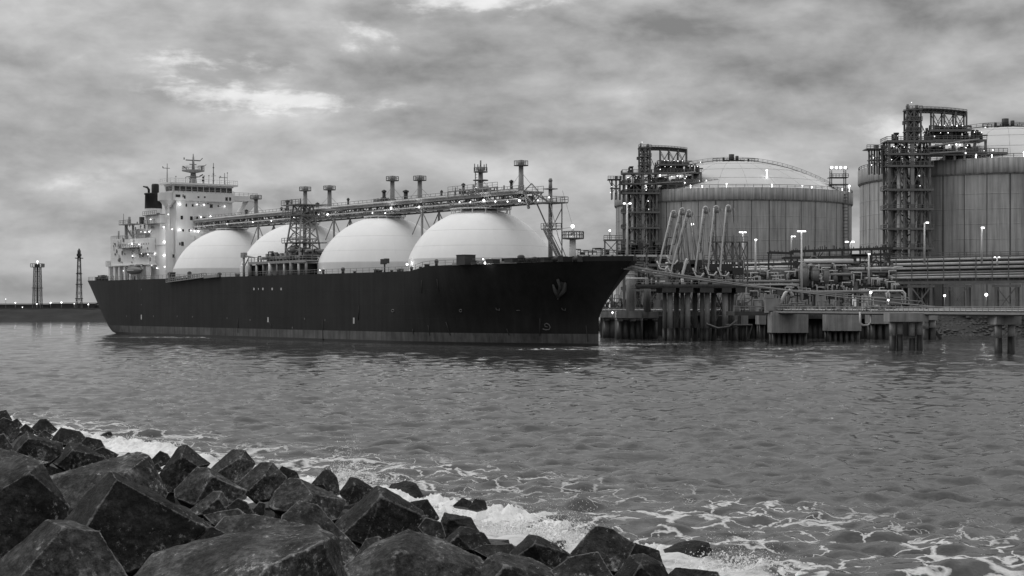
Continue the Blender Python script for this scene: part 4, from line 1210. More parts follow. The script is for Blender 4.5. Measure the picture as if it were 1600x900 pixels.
b.bar((-204.8, 2.5, 52.9), (-204.8, 2.5, 54.5), .35); b.bar((-204.8, 1.4, 54.3), (-204.8, 3.6, 54.5), .3); b.bar((-204.8, 3.5, 54.4), (-204.8, 4.2, 55), .16); b.bar((-204, 1.5, 51), (-204, 2.6, 51.6), .35)
b.build('radar_scanner', STEEL, rm)
for y, z1, n, ex in ((-9.6, 54.6, 'signal_mast', 1), (6.6, 55.6, 'aerial', 2), (10.6, 52.5, 'aerial', 1), (-6.6, 50.6, 'aerial', 0), (3.3, 51.2, 'aerial', 0), (-3.2, 50.4, 'aerial', 0), (8.8, 51, 'aerial', 0), (11.6, 52.6, 'aerial', 0), (-1.9, 50.2, 'aerial', 0), (5, 51.4, 'aerial', 0)):
    b = MB(); b.cyl((-204.5, y, mz), (-204.5, y, z1), .22 if ex else .1, .12 if ex else .07, 6)
    if ex == 1: b.bar((-204.5, y - 1.5, z1 - 1.5), (-204.5, y + .9, z1 - 1.5), .2); b.bar((-204.5, y - 1.3, z1 - 1.6), (-204.5, y - 1.6, z1 - 1), .25)
    if ex == 2:
        for k in range(3): b.ball((-204.5, y, mz + 1.6 + 2.1 * k), .3, 6)
        b.bar((-204.5, y - .8, mz + 3), (-204.5, y + .9, mz + 3.2), .12)
    if not ex: b.ball((-204.5, y, z1), .22, 6)
    b.build(n, GREY if ex < 2 else STEEL, wh)
b = MB(); b.ball((-203, 2.2, 49.6), .45, 8); b.ball((-203, 2.2, 50.6), .35, 8); b.cyl((-203, 2.2, 48.3), (-203, 2.2, 50.4), .15, n=6); b.build('compass_stand', DARK, wh)
# lifeboat hanging in its davits is a thing of its own
lb = thing('lifeboat', 'dark covered lifeboat hanging in davits below the ship superstructure', 'lifeboat', (SX - 214 * SC - 16.6 * SS, SY + 214 * SS - 16.6 * SC, 19.4), -STH)
b = MB(); L = 5.2
prof_ = [(-L, .1), (-L * .85, .8), (-L * .5, 1.25), (0, 1.4), (L * .5, 1.3), (L * .85, .9), (L, .15)]
vs, fs, n = [], [], 12
for x, r in prof_: vs += [(x, r * math.cos(2 * math.pi * k / n), 1.2 + r * .95 * math.sin(2 * math.pi * k / n)) for k in range(n)]
b.add(vs, [(i * n + k, i * n + (k + 1) % n, (i + 1) * n + (k + 1) % n, (i + 1) * n + k) for i in range(6) for k in range(n)], True)
b.build('boat_hull', mat('lifeboat_paint', .16, .5, .2, .5), lb)
b = MB(); b.box(-3, -.7, 2.3, 2.5, .7, 2.75); b.box(2.2, -.5, 2.4, 3.4, .5, 3.1); b.build('canopy_hatch', GREY, lb)
b = MB(); b.tube([(-4.9, 0, 1.2), (-2, -1.42, 1.15), (2, -1.42, 1.15), (4.9, 0, 1.2)], .08, 5); b.build('grab_line', PALE, lb)
b = MB()
for x in (-217.5, -210.5): b.tube([(x, -14.9, 22.3), (x, -16.6, 22.25), (x, -16.6, 21.9)], .28, 6); b.cyl((x, -16.6, 21.3), (x, -16.6, 22.2), .08, n=5)
b.build('davit', GREY, ship)

# ------------------------------------------------------------------ ship lamps: bulkhead and deck lights, lit
b = MB(); b.ball((0, 0, 0), .27, 8); lamp0 = b.build('deck_lamp', LAMP, ship)
b = MB(); b.ball((0, 0, 0), .17, 6); lamp1 = b.build('deck_lamp', LAMPD, ship)
def pool_light(p, w_):
    l = bpy.data.lights.new('lamp_light', 'POINT'); l.energy = w_; l.shadow_soft_size = .3
    o = bpy.data.objects.new('lamp_light', l); COL.objects.link(o); o.parent = ship; o.location = p


lspots = [(281, 319, 'f', 1), (308, 319.5, 'f', 0), (319, 320, 'f', 0), (351, 322.5, 'f', 0), (281, 359, 'f', 1), (314, 339, 'f', 0), (329, 338, 'f', 0), (298, 360, 'f', 0), (304, 361, 'f', 0), (310, 361, 'f', 1),
          (256, 355, 'm', 1), (269, 358, 'm', 0), (256, 378, 'm', 1), (256, 399, 'm', 1), (257, 417, 'm', 0), (206, 381, 'a', 1), (217, 382, 'a', 0), (233, 375.5, 'm', 0), (241, 375, 'm', 0), (221, 396, 'a', 0), (231, 397.5, 'a', 0), (242, 396, 'm', 0),
          (220, 362, 'm', 0), (226, 363, 'm', 0), (233, 362, 'm', 0), (235, 343, 'm', 0), (207, 400, 'a', 0), (263, 335, 'm', 0)]
for px, py, k, s in lspots:
    p = S(px, py, x=xf + .5) if k == 'f' else S(px, py, y=-12.3 if k == 'm' else -14.7)
    if s: b = link_copy(lamp0, ship); pool_light(p + Vector((1.3, -.4, .1)) if k == 'f' else p + Vector((.2, -1.3, .1)), 90)
    else: b = link_copy(lamp1, ship)
    b.location = p
for px, py, y, s in ((184, 424, -11.5, 1), (181, 423, -11.5, 0), (193, 423, -11.5, 0), (201, 415, -14, 0), (221, 415, -14, 0), (231, 428, -11.6, 0), (237, 414, -12.4, 0), (208, 415, -14.8, 0), (213, 415, -14.8, 0), (245, 419, -12.4, 0),
                     (512, 335, -3.4, 1), (611, 325, -3.4, 1), (655, 323.5, -3.4, 1), (756, 313, -3.9, 1), (793, 315, -3.6, 0), (811.5, 313.5, -3.8, 1), (858, 308.5, -2.5, 0), (718, 316, -3.4, 0), (735, 316, -3.4, 0), (459, 339, -3.4, 0), (498, 336, -3.4, 0), (424, 345, -3.4, 0), (395, 347, -3.4, 0), (355, 350, -3.4, 0), (582, 333, -3.4, 0), (602, 333, -3.4, 0), (636, 413, -18.7, 1), (500, 422, -18.7, 0), (758, 411, -18.9, 1), (755, 405, -18.9, 0), (885, 404.5, -6, 1), (841, 313, -2.6, 0), (774, 315, -3.6, 0), (743, 293, 0, 0)):
    b = link_copy(lamp0 if s else lamp1, ship); b.location = S(px, py, y=y)
    if s: pool_light(b.location + Vector((0, .9 if py > 400 else -.9, .3)), 45 if py > 400 else 60)
bpy.data.objects.remove(lamp0); bpy.data.objects.remove(lamp1)
# row of little crown lamps along the shoulder of the after dome
for i, (px, py) in enumerate(((289, 386), (279, 398), (274, 405), (266, 417), (268, 411), (292, 381), (384, 384), (376, 395))):
    pass

# ------------------------------------------------------------------ land: terminal shore on the right, far bank on the left
def bank(name, label, y0, x0, x1, ztop_, run, depth, seed, m):
    nx, ny = 160, 26
    xs = np.linspace(x0, x1, nx); v = np.concatenate([np.linspace(-3, run, 18), np.linspace(run + 2, depth, 8)])
    X, V = np.meshgrid(xs, v, indexing='ij')
    Z = np.clip(V / run, -1, 1) * ztop_
    Z = np.where(V > run, ztop_, Z)
    nn = np.array([noise.fractal(Vector((a * .09, b * .09, seed)), .7, 2, 4) for a, b in zip(X.ravel(), V.ravel())]).reshape(X.shape)
    Z += nn * np.where(V > run, .35, .7)
    return tag(sheet(name, X, y0 + V, Z, m), label, kind='structure')


bank('terminal_shore', 'low stony shore carrying the storage tanks', 522, 34, 460, 6.4, 15, 700, 1.1, BANKM)
bank('far_bank', 'low dark grassy bank across the water left of the stern', 1004, -420, 40, 7.0, 24, 500, 2.2, FARB)
b = MB()
rs = random.Random(2)
for i in range(2600):
    x = rs.uniform(40, 215); v = rs.uniform(-1.5, 15)
    z = v / 15 * 6.4; r = rs.uniform(.35, .95)
    c = Vector((x, 522 + v, z + r * .2))
    ring = [c + Vector((r * math.cos(t) * rs.uniform(.7, 1.2), r * math.sin(t) * rs.uniform(.6, 1.1), rs.uniform(-.3, .2) * r)) for t in (0, 1.05, 2.1, 3.14, 4.2, 5.2)]
    top = c + Vector((rs.uniform(-.2, .2), rs.uniform(-.2, .2), r * .75))
    b.add(ring + [top, c - Vector((0, 0, r * .6))], [(k, (k + 1) % 6, 6) for k in range(6)] + [((k + 1) % 6, k, 7) for k in range(6)])
tag(b.build('riprap', STONE), 'loose riprap stones facing the terminal shore under the walkway', kind='stuff')
# far bank: roadside wall and the low dark sheds behind it, each with its own roof
b = MB(); b.box(-400, 1034, 6.5, 20, 1035, 8.0); tag(b.build('flood_wall', mat('flood_wall_concrete', .09, .9, .2, .1)), 'long low pale wall along the top of the far bank', 'wall')
rs = random.Random(9); x = -330
labs = ['longest', 'second']
sheds = []
k = 0
for x0, x1, h in ((-330, -291, 10.1), (-289, -262, 10.6), (-260, -228, 9.9), (-226, -205, 10.4), (-203, -170, 10.0)):
    sh = thing('low_shed', ['low dark shed on the far bank at the left edge of the view', 'slightly taller shed on the far bank left of the lattice tower', 'low flat shed on the far bank between the two towers', 'short shed on the far bank by the foot of the thin mast', 'dark shed on the far bank half hidden by the ship stern'][k], 'shed', ((x0 + x1) / 2, 1060, 6.9), 0, 'sheds along the far bank')
    w2 = (x1 - x0) / 2
    b = MB(); b.box(-w2, -8, 0, w2, 8, h - 6.9); b.build('shed_wall', DARK, sh)
    b = MB(); b.add([(-w2 - .5, -8.6, h - 6.88), (w2 + .5, -8.6, h - 6.88), (w2 + .5, 0, h - 6.1), (-w2 - .5, 0, h - 6.1), (w2 + .5, 8.6, h - 6.88), (-w2 - .5, 8.6, h - 6.88)], [(0, 1, 2, 3), (3, 2, 4, 5)]); b.build('shed_roof', STEEL, sh)
    k += 1


def bulb_post(name, label, px, py, Y, zb, r, post=.15, group=None, m=None, cat='street lamp'):
    p = at(px, py, Y)
    t = thing(name, label, cat, (p.x, p.y, zb), 0, group)
    b = MB(); b.cyl((0, 0, 0), (0, 0, p.z - zb), post, n=6); b.build('pole', GREY, t)
    b = MB(); b.ball((0, 0, p.z - zb + r * .6), r * (.42 if Y > 900 else .75), 8); b.build('lamp_head', m or (LAMPD if Y > 465 else LAMP), t)
    return t


for px, py, r, l in ((24, 474.5, .9, 'bright far lamp nearest the left edge of the far bank'), (79, 474.8, 1.0, 'first bright lamp right of the lattice tower on the far bank'), (96, 474.3, 1.1, 'second bright lamp right of the lattice tower on the far bank'), (138, 477, .9, 'bright far lamp just left of the ship stern'),
                  (35, 481, .6, 'small lamp low on the far bank left of the lattice tower'), (57.5, 476, .8, 'lamp at the foot of the far lattice tower'), (116, 475.5, .6, 'lamp at the foot of the thin far mast'), (9, 468, .5, 'faint tall lamp at the far left of the far bank')):
    bulb_post('lamp_post', l, px, py, 1040, 6.8, r, .12, 'lamps along the far bank')


def far_tower(name, label, px, ytop, wb, wt, Y, kind):
    p = at(px, ytop, Y); zb = 6.8; h = p.z - zb
    t = thing(name, label, 'tower', (p.x, Y, zb))
    c = lambda i, q: Vector(((wb + (wt - wb) * q) * (-.5 if i in (0, 3) else .5), (wb + (wt - wb) * q) * (-.5 if i < 2 else .5), h * q))
    for i in range(4):
        b = MB(); b.bar(c(i, 0), c(i, 1), .3 if kind else .36); b.build('tower_leg', STEEL, t)
    b = MB(); n = 9
    for k in range(n):
        for i in range(4):
            b.bar(c(i, k / n), c((i + 1) % 4, (k + 1) / n), .17); b.bar(c((i + 1) % 4, k / n), c(i, (k + 1) / n), .17); b.bar(c(i, k / n), c((i + 1) % 4, k / n), .18)
    b.build('tower_bracing', DARK, t)
    if kind == 0:
        b = MB(); b.cyl((0, 0, 0), (0, 0, h), .6, n=8); b.build('central_duct', STEEL, t)
        for z in (h * .5, h - .3):
            e = 1.0 if z < h - 1 else 1.6
            b = MB(); b.box(-wt / 2 - e, -wt / 2 - e, z, wt / 2 + e, wt / 2 + e, z + .4)
            if z > h - 1: b.rail([(-wt / 2 - e, -wt / 2 - e, z + .4), (wt / 2 + e, -wt / 2 - e, z + .4), (wt / 2 + e, wt / 2 + e, z + .4)], 1.8, 1.5, .16); b.box(-1.2, -1.2, z, 1.2, 1.2, z + 2)
            b.build('tower_platform', DARK, t)
        b = MB(); b.cyl((0, 0, h), (0, 0, h + 3), .2, n=6); b.ball((0, 0, h + 3.4), .5, 8); b.build('tower_lamp', LAMP, t)
    else:
        for q in (.18, .42, .60, .86):
            b = MB(); s = wb + (wt - wb) * q; e = s / 2 + (.5 if q < .8 else 1.3); b.box(-e, -e, h * q, e, e, h * q + .5); b.build('tower_platform', DARK, t)
        b = MB(); b.cyl((0, 0, h * .86), (0, 0, h + 1), .55, n=8); b.box(-1.2, -1.2, h * .9, 1.2, 1.2, h * .94); b.build('tower_antenna', DARK, t)


far_tower('lattice_tower', 'square lattice tower with a railed top and lamp on the far bank', 58.5, 417, 5.0, 3.6, 1045, 0)
far_tower('lattice_mast', 'tall thin tapering lattice mast on the far bank near the stern', 123.6, 391, 3.4, 1.3, 1045, 1)

# ------------------------------------------------------------------ storage tanks
GZ = 6.3
TR, TZ = 51.5, 58.0


def tank(cx, cy, label, mast):
    t = thing('storage_tank', label, 'storage tank', (cx, cy, GZ), 0, 'concrete gas storage tanks')
    h = TZ - GZ
    b = MB(); b.lathe([(TR, 0), (TR, h - 5.0)], (0, 0, 0), 160); b.build('tank_wall', CONC, t)
    b = MB(); b.lathe([(TR + .02, h - 5.35), (TR + .35, h - 5.3), (TR + .35, h - 5.0), (TR + .02, h - 4.98)], (0, 0, 0), 160); b.build('ring_ledge', RINGC, t)
    b = MB(); b.lathe([(TR + .55, h - 5.0), (TR + .7, h - 4.7), (TR + .7, h), (TR - 1.5, h), (TR - 1.5, h - .8)], (0, 0, 0), 160); b.build('ring_beam', RINGC, t)
    for z in range(5, int(h) - 6, 5):
        b = MB(); b.lathe([(TR - .02, z - .12), (TR + .05, z - .1), (TR + .05, z + .1), (TR - .02, z + .12)], (0, 0, 0), 160); b.build('pour_joint', CONC, t)
    # shallow vertical pour joints and two buttress strips on the wall
    for k in range(44):
        a = math.pi * (1 + k / 44) + .02
        b = MB(); w_ = .22 if k % 3 else .4
        ca, sa = math.cos(a), math.sin(a); tx, ty = -sa, ca
        q = [(ca * (TR + d) + tx * s, sa * (TR + d) + ty * s) for d, s in ((-.1, -w_ / 2), (.07, -w_ / 2), (.07, w_ / 2), (-.1, w_ / 2))]
        b.add([(x, y, z) for z in (0, h - 5.36) for x, y in q], [(0, 1, 5, 4), (1, 2, 6, 5), (2, 3, 7, 6), (4, 5, 6, 7)])
        b.build('wall_rib', CONC if k % 2 else JOINT, t)
    rs_ = 50; rise = 15.6; SR = (rs_ ** 2 + rise ** 2) / (2 * rise)
    am = math.asin(rs_ / SR)
    pr = [(SR * math.sin(am * (1 - i / 24)) + (.01 if i == 24 else 0), h - .8 - (SR - rise) + SR * math.cos(am * (1 - i / 24))) for i in range(25)]
    b = MB(); b.lathe(pr, (0, 0, 0), 120); roof = b.build('dome_roof', ROOFM, t)
    b = MB()
    for q in (5, 10, 15): r_, z_ = pr[q]; b.lathe([(r_ + .1, z_ - .05), (r_ + .05, z_ + .12), (r_ - .35, z_ + .16)], (0, 0, 0), 120)
    for k in range(24):
        a = 2 * math.pi * k / 24
        b.tube([(r_ * math.cos(a), r_ * math.sin(a), z_ + .02) for r_, z_ in pr[:-3:3]], .09, 4, False)
    b.build('roof_seams', CONC, roof)
    b = MB(); b.rail([((TR + .4) * math.cos(a), (TR + .4) * math.sin(a), h) for a in [2 * math.pi * k / 90 for k in range(91)]], 1.2, 3.6, .09); b.build('rim_railing', STEEL, t)
    # walkway over the dome, seen along its ridge
    b = MB(); pp = [(r_, 0, z_ + .9) for r_, z_ in pr]; pp = [(-x, y, z) for x, y, z in pp] + pp[::-1][1:]
    b.tube(pp, .2, 4, False); b.rail([(x, -.8, z) for x, y, z in pp[::2]], 1.2, 2.4, .07)
    for x, y, z in pp[::3]: b.bar((x, 0, z - 1), (x, 0, z), .2)
    b.build('roof_walkway', STEEL, t)
    b = MB(); za = pr[-1][1]
    b.box(-4, -2, za + .3, 5, 2, za + .7); b.cyl((-.5, 0, za), (-.5, 0, za + 3.4), 1.2, n=10); b.cyl((1.8, -1, za), (1.8, -1, za + 2.6), .7, n=8); b.rail([(-9, -2, za - .2), (11, -2, za - .2)], 1.5, 1.5, .12); b.cyl((-4, 0, za), (-4, 0, za + 1.9), .5, n=8); b.cyl((7, 0, za - .3), (7, 0, za + 1.5), .4, n=8)
    b.build('roof_valves', DARK, t)
    # caged ladder
    a = math.radians(-32.5); b = MB()
    for s in (-.9, .9): b.bar(((TR + 1.2) * math.cos(a) + s, (TR + 1.2) * math.sin(a), 0), ((TR + 1.2) * math.cos(a) + s, (TR + 1.2) * math.sin(a), h + 1.3), .3)
    for k in range(36): z = 1 + k * (h - 1) / 36; b.box((TR + .9) * math.cos(a) - .8, (TR + .8) * math.sin(a) - 1, z, (TR + .9) * math.cos(a) + .8, (TR + .8) * math.sin(a) + .4, z + .25)
    b.build('caged_ladder', STEEL, t)
    rl = random.Random(int(cx))
    for a, dz_, rr_ in ((-2.05, 1.0, .5), (-1.75, 1.2, .55), (-1.95, .7, .4), (-1.38, 1.0, .5), (-1.1, .9, .45), (-1.0, .7, .35), (-.55, 1.0, .35), (-.12, 3.4, .8), (-2.5, 2.2, .6)):
        b = MB(); x, y = (TR - .8) * math.cos(a), (TR - .8) * math.sin(a)
        b.cyl((x, y, h), (x, y, h + dz_), .12, n=5); b.ball((x, y, h + dz_ + rr_ * .4), rr_ * .6, 8); b.build('rim_lamp', LAMPD, t)
    for x, y, zz in ((-34, -22, 0), (-38.5, -20, -1), (9, -40, .4)):
        b = MB(); r_ = math.hypot(x, y); zr = h - .8 - (SR - rise) + math.sqrt(SR ** 2 - r_ ** 2)
        b.cyl((x, y, zr), (x, y, zr + 2.5 + zz), .15, n=5); b.ball((x, y, zr + 2.8 + zz), .42, 8); b.build('roof_lamp', LAMPD, t)
    if mast:
        fx, fy = 42.2, -22
        m_ = MB(); zr = h
        for dx in (-3, 3):
            for dy in (-2, 2): m_.bar((fx + dx, fy + dy, h - 1), (fx + dx, fy + dy, h + 10), .35)
        for z in (3.0, 6.0): m_.box(fx - 4, fy - 3, h + z, fx + 4, fy + 3, h + z + .3)
        m_.rail([(fx - 4, fy - 3, h + 6.3), (fx + 4, fy - 3, h + 6.3)], 1.3, 1.4, .12)
        m_.bar((fx - 4, fy - 2, h + 9.8), (fx + 4, fy - 2, h + 9.8), .4)
        fm_ = m_.build('floodlight_frame', DARK, t)
        for k in range(4):
            b = MB(); b.box(fx - 3.4 + k * 1.9, fy - 2.8, h + 10.0, fx - 2.6 + k * 1.9, fy - 2.0, h + 10.8); b.build('floodlight', FLOOD, fm_)
    return t


TA = (97.5, 741.0); TB = (177.0, 600.0)
tank(*TA, 'left concrete storage tank, wholly in view, with a shallow pale dome roof', True)
tank(*TB, 'right concrete storage tank, cut off by the edge of the view', False)

# ------------------------------------------------------------------ steel process tower built against each tank
def ptower(label, loc):
    t = thing('process_tower', label, 'steel tower', loc, 0, 'steel pipe towers on the tanks')
    g = loc[2]
    Zl = lambda z: z - g
    cols = [(-7.6, -4), (0, -4), (5.8, -4), (-7.6, 4), (0, 4), (5.8, 4)]
    for i, (x, y) in enumerate(cols):
        b = MB(); w_ = 1.15 if (i == 1) else .75
        b.box(x - w_ / 2, y - w_ / 2, 0, x + w_ / 2, y + w_ / 2, Zl(64.8)); b.build('column', GREY if i == 1 else STEEL, t)
    lv = [16, 22.5, 28.9, 35.5, 42.1, 48.6, 56.6, 60.6, 64.9]
    for z in lv:
        b = MB(); e = 1.0
        b.box(-7.6 - e, -4 - e, Zl(z) - .3, 5.8 + e, 4 + e, Zl(z)); b.box(-7.7 - e, -4.1 - e, Zl(z) - .7, 5.9 + e, -3.9 - e, Zl(z) + .05)
        b.rail([(-7.6 - e, -4 - e, Zl(z)), (5.8 + e, -4 - e, Zl(z))], 1.2, 1.5, .09)
        b.rail([(-7.6 - e, -4 - e, Zl(z)), (-7.6 - e, 4 + e, Zl(z))], 1.2, 2, .09)
        b.build('platform', STEEL, t)
    b = MB(); rg = random.Random(17)
    zz = [g] + lv
    for z0, z1 in zip(zz, zz[1:]):
        for (xa, ya), (xb_, yb_) in (((-7.6, -4), (0, -4)), ((0, -4), (5.8, -4)), ((-7.6, 4), (0, 4)), ((0, 4), (5.8, 4)), ((-7.6, -4), (-7.6, 4)), ((5.8, -4), (5.8, 4))):
            xm, ym = (xa + xb_) / 2, (ya + yb_) / 2
            b.bar((xa, ya, Zl(z0)), (xm, ym, Zl(z1) - .5), .3); b.bar((xb_, yb_, Zl(z0)), (xm, ym, Zl(z1) - .5), .3)
            b.bar((xm, ym, Zl(z0)), (xm, ym, Zl(z1)), .28)
    b.build('bracing', STEEL, t)
    for x, y, r, m, z1 in ((-4.2, -2.5, .55, PALE, 56), (-2.4, -2.8, .4, GREY, 60), (-1.5, -1, .5, GREY, 64), (-5.6, 0, .7, STEEL, 63), (1.6, -2.6, .35, PALE, 48), (3.0, -2, .6, STEEL, 64), (4.4, -2.6, .35, GREY, 60), (2.2, 1, .8, STEEL, 56), (-3.3, 1.5, .8, STEEL, 60)):
        b = MB(); b.cyl((x, y, 0), (x, y, Zl(z1)), r, n=8); b.build('riser_pipe', m, t)
    # stair flights zigzag at the back
    b = MB()
    for k, (z0, z1) in enumerate(zip(zz, zz[1:])):
        s = 1 if k % 2 else -1
        b.bar((-6.5 * s - .5, 3, Zl(z0)), (4.5 * s - .5, 3, Zl(z1)), .9, .35); b.bar((-6.5 * s - .5, 3, Zl(z0) + 1.1), (4.5 * s - .5, 3, Zl(z1) + 1.1), .12)
    b.build('stair_flights', DARK, t)
    b = MB()
    for i in range(80):
        z = rg.choice(lv[5:]) if rg.random() < .75 else rg.choice(lv); x = rg.uniform(-7.5, 5); y = rg.uniform(-3.5, 3)
        k = rg.random(); hh = rg.uniform(.8, 3.0)
        if k < .45: b.box(x, y, Zl(z), x + rg.uniform(.4, 1.6), y + 1, Zl(z) + hh)
        elif k < .75: b.tube([(x, y, Zl(z)), (x, y, Zl(z) + hh), (x + rg.uniform(-3, 3), y, Zl(z) + hh)], .22, 6)
        else: b.cyl((x, y, Zl(z) + .3), (x, y, Zl(z) + hh), rg.uniform(.3, .7), n=8)
    b.build('vessels', DARK, t)
    b = MB(); b.cyl((-4.6, -1, Zl(64.9)), (-4.6, -1, Zl(67.4)), .75, n=8); b.cyl((-4.6, -1, Zl(67.4)), (-4.6, -1, Zl(67.8)), .95, n=8); b.build('vent_hood', DARK, t)
    # upper lift tower
    b = MB()
    for x in (-1.2, 1.1, 3.3):
        for y in (-2, 2): b.bar((x, y, Zl(64.9)), (x, y, Zl(76)), .6)
    up = b.build('upper_tower', STEEL, t)
    b = MB(); L_ = [64.9, 68.4, 72.0, 75.6]
    for z0, z1 in zip(L_, L_[1:]):
        for y in (-2, 2):
            for x0, x1 in ((-1.2, 1.1), (1.1, 3.3)): b.bar((x0, y, Zl(z0)), (x1, y, Zl(z1)), .3); b.bar((x1, y, Zl(z0)), (x0, y, Zl(z1)), .25)
        b.box(-1.7, -2.5, Zl(z1) - .35, 3.8, 2.5, Zl(z1)); b.rail([(-1.7, -2.5, Zl(z1)), (3.8, -2.5, Zl(z1))], 1.1, 1.2, .1)
    b.box(-.8, -1.6, Zl(65), 2.9, 1.6, Zl(75)) if False else None
    b.cyl((.4, 0, Zl(65)), (.4, 0, Zl(75)), .9, n=8); b.cyl((2.2, 0, Zl(65)), (2.2, 0, Zl(76)), .5, n=8)
    b.cyl((-.6, 0, Zl(75.6)), (-.6, 0, Zl(77.6)), .4, n=6); b.cyl((2.4, 0, Zl(75.6)), (2.4, 0, Zl(77.3)), .55, n=6); b.box(-2.3, -1, Zl(70.6), -1.5, .5, Zl(71.8))
    b.bar((3.4, 0, Zl(72)), (6.5, 0, Zl(65)), .25); b.box(5, -1, Zl(65), 6.2, 1, Zl(67.5)); b.cyl((5.6, 0, Zl(67.5)), (5.6, 0, Zl(69.5)), .3, n=6)
    b.build('tower_frame', STEEL, up)
    # crane gallery on four frames
    b = MB(); n = 15; gal = []
    for i in range(n + 1):
        x = -1.2 + (18.8 + 1.2) * i / n; gal.append((x, 75.7 - .25 * i / n - .6 * (i / n) ** 2 + .35 * math.sin(math.pi * i / n)))
    for (xa, za), (xb_, zb_) in zip(gal, gal[1:]):
        for y in (-1.6, 1.6):
            b.bar((xa, y, Zl(za)), (xb_, y, Zl(zb_)), .4); b.bar((xa, y, Zl(za) - 1.0), (xb_, y, Zl(zb_) - 1.0), .35); b.bar((xa, y, Zl(za) - 1.0), (xb_, y, Zl(zb_)), .22)
        b.bar((xa, 0, Zl(za) + .05), (xb_, 0, Zl(zb_) + .05), 3.3, .3); b.bar((xa, 0, Zl(za) - .75), (xb_, 0, Zl(zb_) - .75), 2.6, .5)
    b.rail([(x, -1.6, Zl(z) + .2) for x, z in gal[3:]], .5, 1.4, .07)
    b.build('crane_gallery', DARK, t)
    fx = (7.6, 11.2, 15.0, 18.6)
    for x in fx:
        b = MB()
        for y in (-1.7, 1.7): b.bar((x, y, Zl(66)), (x, y, Zl(74.8)), .5)
        b.build('gallery_frame', STEEL, t)
    b = MB()
    for xa, xb_ in zip(fx, fx[1:]):
        for y in (-1.7, 1.7): b.bar((xa, y, Zl(67.5)), (xb_, y, Zl(74.2)), .22); b.bar((xb_, y, Zl(67.5)), (xa, y, Zl(74.2)), .22)
    b.build('gallery_bracing', STEEL, t)
    # equipment decks over the tank rim
    for x0, x1, z in ((5.8, 19.5, 68.6), (5.8, 24.6, 65.2), (5.8, 24.6, 60.6), (12, 31.5, 61.0)):
        b = MB(); b.box(x0, -4.5, Zl(z) - .35, x1, 6, Zl(z)); b.box(x0, -4.6, Zl(z) - .75, x1, -4.3, Zl(z) + .05)
        b.rail([(x0, -4.5, Zl(z)), (x1, -4.5, Zl(z))], 1.2, 1.5, .1); b.build('equipment_deck', STEEL, t)
    for x in (10.5, 14, 17.3, 20.7, 24.3):
        b = MB(); b.box(x - .35, -4.3, Zl(58.2), x + .35, -3.6, Zl(65)); b.build('deck_column', GREY if x == 17.3 else STEEL, t)
    b = MB()
    for i in range(110):
        z = rg.choice((60.7, 60.7, 65.3, 65.3, 68.7)); x = rg.uniform(6, 24 if z < 68 else 19); y = rg.uniform(-4, 4); hh = rg.uniform(.8, 3.4 if z < 68 else 1.6)
        k = rg.random()
        if k < .45: b.box(x, y, Zl(z), x + rg.uniform(.5, 2), y + 1.2, Zl(z) + hh)
        elif k < .8: b.tube([(x, y, Zl(z)), (x, y, Zl(z) + hh), (x + rg.uniform(-3, 3), y, Zl(z) + hh)], .25, 6)
        else: b.cyl((x, y, Zl(z)), (x, y, Zl(z) + hh), rg.uniform(.4, .8), n=8)
    b.build('pump_gear', DARK, t)
    b = MB(); b.tube([(5, -5.1, Zl(62.5)), (17, -5.1, Zl(64.6)), (22, -5.1, Zl(65.2))], .35, 7); b.tube([(5.5, -5.1, Zl(60.4)), (17.5, -5.1, Zl(61.2))], .3, 7); b.build('deck_pipe', GREY, t)
    # small outlying platform on the tank rim
    b = MB(); b.box(-14.4, -1, Zl(62.3), -8.6, 6, Zl(62.6)); b.rail([(-14.4, -1, Zl(62.6)), (-8.6, -1, Zl(62.6))], 1.1, 1.2, .1)
    for x in (-12.6, -10.8, -9.2):
        for y in (0, 4): b.bar((x, y, Zl(54)), (x, y, Zl(62.3)), .5)
    b.bar((-14, 0, Zl(62.2)), (-12.6, 0, Zl(59)), .3); b.bar((-12.6, 0, Zl(57)), (-9.2, 0, Zl(61)), .25); b.bar((-9.2, 0, Zl(57)), (-12.6, 0, Zl(61)), .25); b.box(-13.3, 0, Zl(58.6), -9, 4, Zl(58.9)); b.box(-11.4, 0, Zl(62.6), -10.2, 2, Zl(63.9)); b.cyl((-9, 1, Zl(62.6)), (-9, 1, Zl(64)), .4, n=6)
    b.build('side_platform', STEEL, t)
    lm = MB(); lm.ball((0, 0, 0), .20, 6); l0 = lm.build('tower_lamp', LAMPD, t); l0.location = (10.2, -4.6, Zl(63.4))
    for x, z, s in ((12.0, 63.3, .9), (14.4, 63.5, 1.25), (15.6, 63.4, 1.0), (18.1, 63.2, .8), (17.6, 62.4, .7), (17.5, 60.6, 1.1), (9, 70, .6), (10.5, 69.9, .6), (13, 70, .6), (14.6, 69.7, .8), (16.5, 69.8, .6), (11.7, 67.4, .7), (20.4, 67.6, .6), (22.8, 67.5, .7), (9.2, 67.4, .5),
                    (-6.3, 62.8, .8), (-5.4, 61.8, .6), (-7, 58.4, .6), (-2.8, 62.6, .5), (-6.8, 60.2, .5), (2.2, 53.0, .9), (-.4, 77.6, .5), (7.2, 66.2, .7), (-13, 59, .6), (-13.6, 56.6, .7), (26.5, 61.6, .9), (23.6, 61.4, .5), (2.4, 49.6, .6), (-5, 66.4, .4), (24, 69.2, .7)):
        c = link_copy(l0, t); c.location = (x, -4.7, Zl(z)); c.scale = (s, s, s)
    return t


T1 = ptower('steel process tower standing against the left storage tank', (54.7, 705.0, GZ))
T2 = copy_tree(T1); T2.location = (132.6, 559.5, GZ)
T2.scale = (1, 1, .985)
T2['label'] = 'steel process tower standing against the right storage tank'

